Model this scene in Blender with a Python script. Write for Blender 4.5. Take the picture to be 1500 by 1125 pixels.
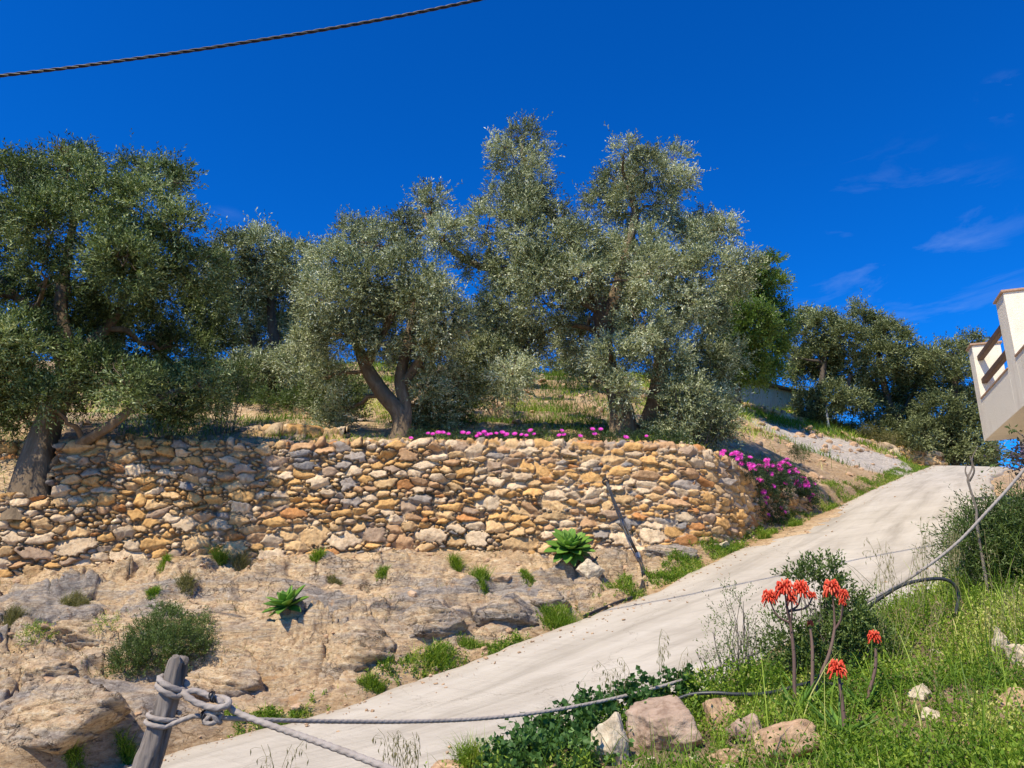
import bpy, math, random
import numpy as np
from math import radians, sin, cos, tan, atan2, pi

for o in list(bpy.data.objects):
    bpy.data.objects.remove(o)
SC = bpy.context.scene
COL = SC.collection
EYE = 1.6
F = 1127.0
PITCH = radians(16.5)

# ------------------------------------------------------------------ camera
cam_d = bpy.data.cameras.new('camera')
cam = bpy.data.objects.new('camera', cam_d)
COL.objects.link(cam)
cam.location = (0, 0, EYE)
cam.rotation_euler = (radians(90) + PITCH, 0, 0)
cam_d.sensor_width = 36
cam_d.lens = F / 1500 * 36
cam_d.clip_start = 0.05
cam_d.clip_end = 3000
SC.camera = cam

# ------------------------------------------------------------------ sun and sky
SUN_AZ = (-0.60, -0.80)          # direction towards the sun, in plan (behind the camera, a little left)
SUN_EL = radians(52)
n_ = math.hypot(*SUN_AZ)
sun_vec = np.array([SUN_AZ[0]/n_*cos(SUN_EL), SUN_AZ[1]/n_*cos(SUN_EL), sin(SUN_EL)])
sd = bpy.data.lights.new('sun', 'SUN')
sd.energy = 5.0
sd.angle = radians(0.53)
sd.color = (1.0, 0.90, 0.71)
so = bpy.data.objects.new('sun', sd)
COL.objects.link(so)
import mathutils
so.rotation_euler = mathutils.Vector(sun_vec).to_track_quat('Z', 'Y').to_euler()
so.location = (-8, -16, 20)

W = bpy.data.worlds.new('World')
SC.world = W
W.use_nodes = True
nt = W.node_tree
nt.nodes.clear()
N = nt.nodes.new
out = N('ShaderNodeOutputWorld')
bg = N('ShaderNodeBackground')
bg.inputs['Strength'].default_value = 0.112
sky = N('ShaderNodeTexSky')
sky.sky_type = 'NISHITA'
sky.sun_disc = False
sky.sun_elevation = SUN_EL
sky.sun_rotation = atan2(sun_vec[0], sun_vec[1])
sky.altitude = 1500
sky.air_density = 1.0
sky.dust_density = 0.1
sky.ozone_density = 3.0
hs = N('ShaderNodeHueSaturation')
hs.inputs['Saturation'].default_value = 1.35
hs.inputs['Value'].default_value = 1.0
gm = N('ShaderNodeMix'); gm.data_type = 'RGBA'; gm.blend_type = 'MULTIPLY'
gm.inputs[0].default_value = 1.0
gm.inputs[7].default_value = (0.10, 0.93, 1.52, 1)
tc = N('ShaderNodeTexCoord')
# thin cirrus, laid out by direction on the sky
mp = N('ShaderNodeMapping')
mp.inputs['Scale'].default_value = (3.5, 3.5, 13.0)
mp.inputs['Rotation'].default_value = (0, radians(-8), 0)
no = N('ShaderNodeTexNoise')
no.inputs['Scale'].default_value = 1.6
no.inputs['Detail'].default_value = 9
no.inputs['Roughness'].default_value = 0.62
no.inputs['Distortion'].default_value = 0.5
cr = N('ShaderNodeMapRange')
cr.inputs[1].default_value = 0.50
cr.inputs[2].default_value = 0.82
cr.inputs[3].default_value = 0.0
cr.inputs[4].default_value = 0.27
def dirmask(vec, a, b):
    dp = N('ShaderNodeVectorMath'); dp.operation = 'DOT_PRODUCT'
    v = np.array(vec, float); v /= np.linalg.norm(v)
    dp.inputs[1].default_value = tuple(v)
    nt.links.new(tc.outputs['Generated'], dp.inputs[0])
    m = N('ShaderNodeMapRange')
    m.interpolation_type = 'SMOOTHSTEP'
    m.inputs[1].default_value = a
    m.inputs[2].default_value = b
    nt.links.new(dp.outputs['Value'], m.inputs[0])
    return m
mask1 = dirmask((0.49, 0.93, 0.40), 0.982, 0.998)
mask2 = dirmask((-0.40, 0.96, 0.50), 0.9993, 0.99999)
mask3 = dirmask((0.60, 0.80, 0.60), 0.9995, 0.99999)
madd = N('ShaderNodeMath'); madd.operation = 'MAXIMUM'
madd2 = N('ShaderNodeMath'); madd2.operation = 'MAXIMUM'
nt.links.new(mask1.outputs[0], madd.inputs[0]); nt.links.new(mask2.outputs[0], madd.inputs[1])
nt.links.new(madd.outputs[0], madd2.inputs[0]); nt.links.new(mask3.outputs[0], madd2.inputs[1])
mm = N('ShaderNodeMath'); mm.operation = 'MULTIPLY'
mix = N('ShaderNodeMix'); mix.data_type = 'RGBA'
mix.inputs[7].default_value = (3.4, 4.6, 7.5, 1)
L = nt.links.new
L(tc.outputs['Generated'], mp.inputs[0]); L(mp.outputs[0], no.inputs['Vector'])
L(no.outputs[0], cr.inputs[0]); L(cr.outputs[0], mm.inputs[0]); L(madd2.outputs[0], mm.inputs[1])
L(sky.outputs[0], hs.inputs['Color']); L(hs.outputs[0], gm.inputs[6])
L(gm.outputs[2], mix.inputs[6]); L(mm.outputs[0], mix.inputs[0])
L(mix.outputs[2], bg.inputs['Color']); L(bg.outputs[0], out.inputs[0])

vs = SC.view_settings
vs.view_transform = 'Standard'
vs.look = 'None'
vs.exposure = 0.28
vs.gamma = 1.0
SC.cycles.max_bounces = 5
SC.cycles.diffuse_bounces = 3
SC.cycles.glossy_bounces = 2
SC.cycles.transmission_bounces = 3
SC.cycles.use_denoising = True

# ------------------------------------------------------------------ helpers: picture plane <-> place
def at(u, v, Y):
    xc = (u - 750) / F
    yc = (562.5 - v) / F
    k = Y / (cos(PITCH) - yc * sin(PITCH))
    return np.array([xc * k, Y, EYE + k * (sin(PITCH) + yc * cos(PITCH))])
def pxsize(px, Y):
    return px * Y / F

_rs = np.random.RandomState(7)
_perm = _rs.permutation(256)
_perm = np.concatenate([_perm, _perm, _perm])
_g3 = _rs.randn(256, 3); _g3 /= np.linalg.norm(_g3, axis=1)[:, None]
def perlin(x, y, z=0.0):
    x = np.asarray(x, float); y = np.asarray(y, float)
    z = np.zeros_like(x) + z
    xi = np.floor(x).astype(int); yi = np.floor(y).astype(int); zi = np.floor(z).astype(int)
    xf = x - xi; yf = y - yi; zf = z - zi
    xi &= 255; yi &= 255; zi &= 255
    fu = xf*xf*xf*(xf*(xf*6-15)+10); fv = yf*yf*yf*(yf*(yf*6-15)+10); fw = zf*zf*zf*(zf*(zf*6-15)+10)
    def g(i, j, k):
        h = _perm[_perm[_perm[xi+i]+yi+j]+zi+k]
        gg = _g3[h]
        return gg[..., 0]*(xf-i) + gg[..., 1]*(yf-j) + gg[..., 2]*(zf-k)
    def lp(a, b, t): return a + t*(b-a)
    return 1.5*lp(lp(lp(g(0,0,0), g(1,0,0), fu), lp(g(0,1,0), g(1,1,0), fu), fv),
                  lp(lp(g(0,0,1), g(1,0,1), fu), lp(g(0,1,1), g(1,1,1), fu), fv), fw)
def fbm(x, y, z=0.0, o=4, gain=0.5, lac=2.03):
    s = 0; a = 1.0
    for i in range(o):
        s = s + a*perlin(x, y, z + i*3.7)
        x = x*lac; y = y*lac; z = np.asarray(z)*lac; a *= gain
    return s
def ridged(x, y, z=0.0, o=4, gain=0.5):
    s = 0; a = 1.0
    for i in range(o):
        s = s + a*(1 - 2*np.abs(perlin(x, y, z + i*5.1)))
        x = x*2.1; y = y*2.1; z = np.asarray(z)*2.1; a *= gain
    return s
def sstep(a, b, x):
    t = np.clip((x-a)/(b-a), 0, 1)
    return t*t*(3-2*t)

class TPS:
    def __init__(s, pts, lam=1e-3):
        P = np.array(pts, float)
        s.c = P[:, :2]
        n = len(P)
        K = s.k(np.linalg.norm(s.c[:, None]-s.c[None], axis=2)) + lam*np.eye(n)
        A = np.zeros((n+3, n+3))
        A[:n, :n] = K; A[:n, n] = 1; A[:n, n+1:] = s.c; A[n, :n] = 1; A[n+1:, :n] = s.c.T
        s.w = np.linalg.solve(A, np.concatenate([P[:, 2], [0, 0, 0]]))
    @staticmethod
    def k(r):
        return np.where(r > 1e-9, r*r*np.log(np.maximum(r, 1e-9)), 0)
    def __call__(s, x, y):
        x = np.asarray(x, float); y = np.asarray(y, float)
        z = s.w[-3] + s.w[-2]*x + s.w[-1]*y
        for i, (a, b) in enumerate(s.c):
            r2 = (x-a)**2 + (y-b)**2
            z = z + s.w[i]*0.5*r2*np.log(np.maximum(r2, 1e-12))
        return z

def catmull(P, n):
    P = np.array(P, float)
    Q = np.vstack([2*P[0]-P[1], P, 2*P[-1]-P[-2]])
    m = len(P)-1
    t = np.linspace(0, m-1e-6, n)
    i = np.floor(t).astype(int); f = (t-i)[:, None]
    a, b, c, d = Q[i], Q[i+1], Q[i+2], Q[i+3]
    return 0.5*((2*b) + (c-a)*f + (2*a-5*b+4*c-d)*f**2 + (3*b-a-3*c+d)*f**3)

# ------------------------------------------------------------------ helpers: meshes and tags
def link_mesh(name, me, mat=None, parent=None):
    o = bpy.data.objects.new(name, me)
    COL.objects.link(o)
    if mat is not None:
        for m in (mat if isinstance(mat, (list, tuple)) else [mat]):
            me.materials.append(m)
    if parent is not None:
        o.parent = parent
        if parent.type == 'EMPTY':
            o.matrix_parent_inverse = mathutils.Matrix.Translation(-parent.location)
        else:
            pp = parent.parent
            if pp is not None:
                o.matrix_parent_inverse = mathutils.Matrix.Identity(4)
    return o
def mesh_np(name, V, Fq, mat=None, parent=None, smooth=True, attrs=None, face_attrs=None, matidx=None):
    """V (n,3), Fq (m,k) all faces with k corners, or list of such arrays"""
    me = bpy.data.meshes.new(name)
    V = np.asarray(V, np.float32)
    Fl = [np.asarray(f, np.int32) for f in (Fq if isinstance(Fq, list) else [Fq]) if len(f)]
    me.vertices.add(len(V)); me.vertices.foreach_set('co', V.ravel())
    nl = sum(f.size for f in Fl); nf = sum(len(f) for f in Fl)
    me.loops.add(nl); me.polygons.add(nf)
    me.loops.foreach_set('vertex_index', np.concatenate([f.ravel() for f in Fl]))
    tot = np.concatenate([np.full(len(f), f.shape[1], np.int32) for f in Fl])
    st = np.concatenate([[0], np.cumsum(tot)[:-1]]).astype(np.int32)
    me.polygons.foreach_set('loop_start', st)
    me.polygons.foreach_set('loop_total', tot)
    me.polygons.foreach_set('use_smooth', np.full(nf, smooth, bool))
    if matidx is not None:
        me.polygons.foreach_set('material_index', np.asarray(matidx, np.int32))
    me.update(calc_edges=True)
    for k, a in (attrs or {}).items():
        a = np.asarray(a, np.float32)
        if a.ndim == 1:
            at_ = me.attributes.new(k, 'FLOAT', 'POINT'); at_.data.foreach_set('value', a)
        else:
            if a.shape[1] == 3: a = np.hstack([a, np.ones((len(a), 1), np.float32)])
            at_ = me.attributes.new(k, 'FLOAT_COLOR', 'POINT'); at_.data.foreach_set('color', a.ravel())
    for k, a in (face_attrs or {}).items():
        at_ = me.attributes.new(k, 'FLOAT', 'FACE'); at_.data.foreach_set('value', np.asarray(a, np.float32))
    return link_mesh(name, me, mat, parent)
def tag(o, label=None, cat=None, group=None, kind=None):
    if label: o['label'] = label
    if cat: o['category'] = cat
    if group: o['group'] = group
    if kind: o['kind'] = kind
    return o
def empty(name, loc, label, cat, group=None):
    o = bpy.data.objects.new(name, None)
    o.empty_display_size = 0.2
    COL.objects.link(o)
    o.location = tuple(float(a) for a in loc)
    return tag(o, label, cat, group)
class MB:
    def __init__(s): s.V = []; s.Q = []; s.T = []; s.n = 0; s.A = []; s.qa = []; s.ta = []
    def add(s, V, Fc, a=0.5):
        V = np.asarray(V, float); Fc = np.asarray(Fc, int)
        if Fc.shape[1] == 4: s.Q.append(Fc + s.n); s.qa.append(np.zeros(len(Fc)) + a)
        else: s.T.append(Fc + s.n); s.ta.append(np.zeros(len(Fc)) + a)
        s.V.append(V); s.n += len(V)
        return s
    def build(s, name, mat, parent=None, smooth=True):
        fs = []; fa = []
        if s.Q: fs.append(np.vstack(s.Q)); fa.append(np.concatenate(s.qa))
        if s.T: fs.append(np.vstack(s.T)); fa.append(np.concatenate(s.ta))
        return mesh_np(name, np.vstack(s.V), fs, mat, parent, smooth, face_attrs={'tint': np.concatenate(fa)})
    def tube(s, P, R, n=8, lump=0.0, lobes=3, twist=0.0, seed=0, cap=True, a=0.5):
        P = np.asarray(P, float); m = len(P)
        R = np.zeros(m) + np.asarray(R, float)
        T = np.gradient(P, axis=0); T /= np.linalg.norm(T, axis=1)[:, None] + 1e-12
        ref = np.array([0, 0, 1.0]) if abs(T[0, 2]) < 0.9 else np.array([1.0, 0, 0])
        U = np.zeros_like(P); u = np.cross(T[0], ref); u /= np.linalg.norm(u)
        for i in range(m):
            u = u - T[i]*np.dot(u, T[i]); u /= np.linalg.norm(u) + 1e-12
            U[i] = u
        B = np.cross(T, U)
        th = np.linspace(0, 2*pi, n, endpoint=False)
        ln = np.concatenate([[0], np.cumsum(np.linalg.norm(np.diff(P, axis=0), axis=1))])
        rr = R[:, None]*(1 + lump*np.cos(lobes*th[None] + twist*ln[:, None] + seed)
                         + 0.5*lump*np.cos((lobes*2+1)*th[None] - 0.7*twist*ln[:, None] + 2*seed + ln[:, None]*3))
        V = P[:, None] + rr[..., None]*(np.cos(th)[None, :, None]*U[:, None] + np.sin(th)[None, :, None]*B[:, None])
        V = V.reshape(-1, 3)
        i = np.arange(m-1)[:, None]*n; j = np.arange(n)[None]; k = (j+1) % n
        Fq = np.stack([i+j, i+k, i+n+k, i+n+j], axis=-1).reshape(-1, 4)
        s.add(V, Fq, a)
        if cap:
            for e, c in ((0, P[0]), (m-1, P[-1])):
                ring = V[e*n:(e+1)*n]
                jj = np.arange(n)
                t = np.stack([jj, (jj+1) % n, np.full(n, n)], 1)
                if e == 0: t = t[:, ::-1]
                s.add(np.vstack([ring, c[None]]), t, a)
        return s
    def box(s, c, h, rot=None, a=0.5, bev=0.0):
        """c centre, h half sizes, rot 3x3"""
        c = np.asarray(c, float); h = np.asarray(h, float)
        if bev <= 0:
            X = np.array([[x, y, z] for z in (-1, 1) for y in (-1, 1) for x in (-1, 1)], float)*h
            Fq = np.array([[0,2,3,1],[4,5,7,6],[0,1,5,4],[2,6,7,3],[0,4,6,2],[1,3,7,5]])
            if rot is not None: X = X @ np.asarray(rot).T
            return s.add(X + c, Fq, a)
        # chamfered: 24 vertices
        V = []; idx = {}
        for sx in (-1, 1):
            for sy in (-1, 1):
                for sz in (-1, 1):
                    for ax in range(3):
                        p = np.array([sx, sy, sz])*(h-bev)
                        p[ax] = (sx, sy, sz)[ax]*h[ax]
                        idx[(sx, sy, sz, ax)] = len(V); V.append(p)
        Fq = []; Ft = []
        for ax in range(3):
            b, c2 = [(1, 2), (2, 0), (0, 1)][ax]
            for sgn in (-1, 1):
                q = []
                for (p1, p2) in ((-1, -1), (1, -1), (1, 1), (-1, 1)):
                    s3 = [0, 0, 0]; s3[ax] = sgn; s3[b] = p1; s3[c2] = p2
                    q.append(idx[(*s3, ax)])
                Fq.append(q if sgn > 0 else q[::-1])
            for p1 in (-1, 1):
                for p2 in (-1, 1):
                    s0 = [0, 0, 0]; s1 = [0, 0, 0]
                    s0[ax] = -1; s1[ax] = 1; s0[b] = s1[b] = p1; s0[c2] = s1[c2] = p2
                    q = [idx[(*s0, b)], idx[(*s1, b)], idx[(*s1, c2)], idx[(*s0, c2)]]
                    Fq.append(q if p1*p2 < 0 else q[::-1])
        for sx in (-1, 1):
            for sy in (-1, 1):
                for sz in (-1, 1):
                    t = [idx[(sx, sy, sz, k)] for k in range(3)]
                    Ft.append(t if sx*sy*sz > 0 else t[::-1])
        V = np.array(V)
        if rot is not None: V = V @ np.asarray(rot).T
        V = V + c
        n0 = s.n
        s.V.append(V); s.n += len(V)
        s.Q.append(np.array(Fq)+n0); s.qa.append(np.zeros(len(Fq))+a)
        s.T.append(np.array(Ft)+n0); s.ta.append(np.zeros(len(Ft))+a)
        return s

# ------------------------------------------------------------------ materials
def newmat(name):
    m = bpy.data.materials.new(name); m.use_nodes = True
    t = m.node_tree
    return m, t, t.nodes['Principled BSDF'], t.nodes['Material Output']
def ramp(t, stops, inp=None, interp='LINEAR'):
    r = t.nodes.new('ShaderNodeValToRGB')
    r.color_ramp.interpolation = interp
    e = r.color_ramp.elements
    while len(e) < len(stops): e.new(0.5)
    for el, (p, c) in zip(e, stops):
        el.position = p; el.color = (*c, 1) if len(c) == 3 else c
    if inp is not None: t.links.new(inp, r.inputs[0])
    return r
def noise(t, scale, detail=6, rough=0.6, dist=0.0, vec=None, mapping=None):
    n = t.nodes.new('ShaderNodeTexNoise')
    n.inputs['Scale'].default_value = scale
    n.inputs['Detail'].default_value = detail
    n.inputs['Roughness'].default_value = rough
    n.inputs['Distortion'].default_value = dist
    c = t.nodes.new('ShaderNodeTexCoord')
    src = c.outputs['Object'] if vec is None else vec
    if mapping is not None:
        mpn = t.nodes.new('ShaderNodeMapping')
        mpn.inputs['Scale'].default_value = mapping[:3]
        if len(mapping) > 3: mpn.inputs['Rotation'].default_value = mapping[3:]
        t.links.new(src, mpn.inputs[0]); src = mpn.outputs[0]
    t.links.new(src, n.inputs['Vector'])
    return n
def attr(t, name):
    a = t.nodes.new('ShaderNodeAttribute'); a.attribute_name = name
    return a
def mixc(t, a, b, f, mode='MIX'):
    m = t.nodes.new('ShaderNodeMix'); m.data_type = 'RGBA'; m.blend_type = mode
    for sock, v in ((m.inputs[6], a), (m.inputs[7], b), (m.inputs[0], f)):
        if hasattr(v, 'is_output'): t.links.new(v, sock)
        elif isinstance(v, (int, float)): sock.default_value = v
        else: sock.default_value = (*v, 1)
    return m.outputs[2]
def bump(t, h, strength, dist, normal=None):
    b = t.nodes.new('ShaderNodeBump')
    b.inputs['Strength'].default_value = strength
    b.inputs['Distance'].default_value = dist
    t.links.new(h, b.inputs['Height'])
    if normal is not None: t.links.new(normal, b.inputs['Normal'])
    return b.outputs[0]
def mathn(t, op, a, b=None, clamp=False):
    m = t.nodes.new('ShaderNodeMath'); m.operation = op; m.use_clamp = clamp
    for i, v in enumerate((a, b)):
        if v is None: continue
        if isinstance(v, (int, float)): m.inputs[i].default_value = v
        else: t.links.new(v, m.inputs[i])
    return m.outputs[0]
def maprange(t, v, a, b, c=0, d=1):
    m = t.nodes.new('ShaderNodeMapRange')
    for i, x in enumerate((a, b, c, d)): m.inputs[i+1].default_value = x
    t.links.new(v, m.inputs[0])
    return m.outputs[0]

def leaf_mat(name, stops, transl=0.28, rough=0.5, spec=0.4):
    m, t, p, o = newmat(name)
    r = ramp(t, stops, attr(t, 'tint').outputs['Fac'])
    t.links.new(r.outputs[0], p.inputs['Base Color'])
    p.inputs['Roughness'].default_value = rough
    p.inputs['Specular IOR Level'].default_value = spec
    tr = t.nodes.new('ShaderNodeBsdfTranslucent')
    c = mixc(t, r.outputs[0], (1.15, 1.25, 0.6), 1.0, 'MULTIPLY')
    t.links.new(c, tr.inputs['Color'])
    mx = t.nodes.new('ShaderNodeMixShader')
    mx.inputs[0].default_value = transl
    t.links.new(p.outputs[0], mx.inputs[1]); t.links.new(tr.outputs[0], mx.inputs[2])
    t.links.new(mx.outputs[0], o.inputs['Surface'])
    return m
def bark_mat(name, c1, c2, c3, scale=9):
    m, t, p, o = newmat(name)
    n1 = noise(t, scale, 8, 0.7, 0.6, mapping=(1, 1, 0.28))
    n2 = noise(t, 2.2, 4, 0.6)
    r = ramp(t, [(0.3, c1), (0.52, c2), (0.72, c3)], n1.outputs[0])
    c = mixc(t, r.outputs[0], mixc(t, c1, c3, n2.outputs[0]), 0.4)
    t.links.new(c, p.inputs['Base Color'])
    p.inputs['Roughness'].default_value = 0.9
    p.inputs['Specular IOR Level'].default_value = 0.2
    t.links.new(bump(t, n1.outputs[0], 0.9, 0.04), p.inputs['Normal'])
    return m

M = {}
M['olive'] = leaf_mat('olive_leaf', [(0.0, (0.040, 0.052, 0.020)), (0.30, (0.150, 0.178, 0.074)), (0.6, (0.41, 0.445, 0.225)), (1.0, (0.80, 0.81, 0.60))], 0.12, 0.55, 0.3)
M['olive_dark'] = leaf_mat('olive_leaf_dark', [(0.0, (0.016, 0.030, 0.008)), (0.36, (0.075, 0.112, 0.028)), (0.7, (0.22, 0.285, 0.088)), (1.0, (0.55, 0.60, 0.31))], 0.14, 0.55, 0.3)
M['olive_far'] = leaf_mat('olive_leaf_far', [(0.0, (0.045, 0.06, 0.020)), (0.5, (0.19, 0.22, 0.08)), (1.0, (0.50, 0.53, 0.28))], 0.18, 0.55, 0.3)
M['green'] = leaf_mat('carob_leaf', [(0.0, (0.04, 0.08, 0.012)), (0.5, (0.145, 0.225, 0.030)), (1.0, (0.32, 0.40, 0.07))], 0.28, 0.4, 0.5)
M['shrub'] = leaf_mat('shrub_leaf', [(0.0, (0.045, 0.07, 0.018)), (0.5, (0.115, 0.17, 0.038)), (1.0, (0.27, 0.34, 0.11))], 0.3, 0.45, 0.4)
M['weed'] = leaf_mat('weed_leaf', [(0.0, (0.045, 0.10, 0.010)), (0.4, (0.145, 0.255, 0.022)), (0.75, (0.34, 0.45, 0.05)), (1.0, (0.68, 0.62, 0.24))], 0.38, 0.5, 0.3)
M['drygrass'] = leaf_mat('dry_grass', [(0.0, (0.10, 0.11, 0.03)), (0.5, (0.24, 0.22, 0.09)), (1.0, (0.45, 0.38, 0.20))], 0.3, 0.6, 0.2)
M['mallow'] = leaf_mat('mallow_leaf', [(0.0, (0.03, 0.08, 0.02)), (0.6, (0.07, 0.155, 0.035)), (1.0, (0.15, 0.27, 0.07))], 0.3, 0.5, 0.3)
M['agave'] = leaf_mat('agave_leaf', [(0.0, (0.08, 0.17, 0.025)), (0.6, (0.17, 0.33, 0.045)), (1.0, (0.33, 0.48, 0.10))], 0.2, 0.45, 0.35)
M['iceplant'] = leaf_mat('ice_plant_leaf', [(0.0, (0.02, 0.045, 0.015)), (0.6, (0.045, 0.09, 0.025)), (1.0, (0.10, 0.15, 0.04))], 0.15, 0.45, 0.4)
M['pink'] = leaf_mat('magenta_petal', [(0.0, (0.55, 0.015, 0.34)), (0.6, (0.82, 0.035, 0.55)), (1.0, (0.90, 0.20, 0.72))], 0.2, 0.5, 0.3)
M['red'] = leaf_mat('coral_flower', [(0.0, (0.52, 0.035, 0.015)), (0.5, (0.80, 0.085, 0.04)), (1.0, (0.92, 0.26, 0.14))], 0.12, 0.55, 0.25)
M['purple'] = leaf_mat('purple_bract', [(0.0, (0.05, 0.06, 0.03)), (0.5, (0.10, 0.08, 0.10)), (1.0, (0.26, 0.15, 0.32))], 0.25, 0.6, 0.2)
M['yellow'] = leaf_mat('yellow_petal', [(0.0, (0.8, 0.6, 0.02)), (1.0, (0.9, 0.75, 0.05))], 0.1, 0.5, 0.2)
M['stalk'] = leaf_mat('aloe_stalk', [(0.0, (0.09, 0.05, 0.045)), (1.0, (0.20, 0.13, 0.10))], 0.0, 0.7, 0.2)
M['bark'] = bark_mat('olive_bark', (0.06, 0.04, 0.024), (0.19, 0.135, 0.082), (0.36, 0.275, 0.185))
M['bark_dark'] = bark_mat('dark_bark', (0.035, 0.028, 0.022), (0.10, 0.078, 0.058), (0.19, 0.15, 0.115))
M['twig'] = bark_mat('dry_twig', (0.11, 0.08, 0.06), (0.22, 0.18, 0.14), (0.36, 0.31, 0.25), 20)

def flat_mat(name, c, rough=0.6, var=0.15, scale=8, bmp=0.2, metal=0.0, spec=0.4, dist=0.01):
    m, t, p, o = newmat(name)
    n = noise(t, scale, 6, 0.65)
    f = maprange(t, n.outputs[0], 0.3, 0.7)
    t.links.new(mixc(t, tuple(a*(1-var) for a in c), tuple(min(1, a*(1+var)) for a in c), f), p.inputs['Base Color'])
    p.inputs['Roughness'].default_value = rough
    p.inputs['Metallic'].default_value = metal
    p.inputs['Specular IOR Level'].default_value = spec
    t.links.new(bump(t, n.outputs[0], bmp, dist), p.inputs['Normal'])
    return m
def stucco_mat():
    m, t, pr, o = newmat('white_stucco')
    n = noise(t, 2.2, 7, 0.7, 0.5, mapping=(1, 1, 0.35)); n2 = noise(t, 40, 6, 0.75)
    c = mixc(t, (0.84, 0.76, 0.62), (0.60, 0.51, 0.39), maprange(t, n.outputs[0], 0.52, 0.74, 0, 0.6))
    t.links.new(c, pr.inputs['Base Color']); pr.inputs['Roughness'].default_value = 0.9; pr.inputs['Specular IOR Level'].default_value = 0.15
    t.links.new(bump(t, n2.outputs[0], 0.6, 0.02), pr.inputs['Normal'])
    return m
M['stucco'] = stucco_mat()
M['cap'] = flat_mat('clay_coping', (0.42, 0.27, 0.18), 0.8, 0.18, 20, 0.3, 0, 0.2)
M['timber'] = flat_mat('brown_timber', (0.11, 0.06, 0.036), 0.7, 0.3, 12, 0.3)
M['pipe'] = flat_mat('black_pipe', (0.035, 0.036, 0.04), 0.42, 0.2, 20, 0.1, 0, 0.5)
M['cable'] = flat_mat('black_cable', (0.012, 0.012, 0.014), 0.5, 0.2, 20, 0.1)
M['shed'] = flat_mat('grey_green_sheet', (0.33, 0.41, 0.39), 0.55, 0.12, 4, 0.1, 0.0, 0.4)
M['shedroof'] = flat_mat('dark_sheet_roof', (0.035, 0.04, 0.045), 0.6, 0.2, 4, 0.1)
M['clip'] = flat_mat('grey_tape', (0.42, 0.42, 0.42), 0.5, 0.2, 20, 0.1)
M['slate'] = flat_mat('dark_slate', (0.10, 0.105, 0.11), 0.6, 0.2, 20, 0.3)

def rope_mat():
    m, t, p, o = newmat('rope_fibre')
    n = noise(t, 160, 4, 0.6)
    n2 = noise(t, 9, 4, 0.6)
    c = mixc(t, (0.26, 0.225, 0.195), (0.46, 0.405, 0.36), n.outputs[0])
    c = mixc(t, c, (0.22, 0.18, 0.15), maprange(t, n2.outputs[0], 0.45, 0.75, 0, 0.7))
    t.links.new(c, p.inputs['Base Color']); p.inputs['Roughness'].default_value = 0.9
    p.inputs['Specular IOR Level'].default_value = 0.15
    t.links.new(bump(t, n.outputs[0], 0.6, 0.004), p.inputs['Normal'])
    return m
M['rope'] = rope_mat()
def post_mat():
    m, t, p, o = newmat('weathered_wood')
    n = noise(t, 26, 8, 0.65, 0.5, mapping=(1, 1, 0.07))
    n2 = noise(t, 5, 5, 0.6)
    r = ramp(t, [(0.34, (0.06, 0.05, 0.043)), (0.47, (0.20, 0.17, 0.145)), (0.75, (0.31, 0.27, 0.235))], n.outputs[0])
    c = mixc(t, r.outputs[0], (0.17, 0.145, 0.12), maprange(t, n2.outputs[0], 0.5, 0.8, 0, 0.6))
    t.links.new(c, p.inputs['Base Color']); p.inputs['Roughness'].default_value = 0.9
    p.inputs['Specular IOR Level'].default_value = 0.2
    t.links.new(bump(t, n.outputs[0], 1.0, 0.008), p.inputs['Normal'])
    return m
M['post'] = post_mat()
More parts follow.
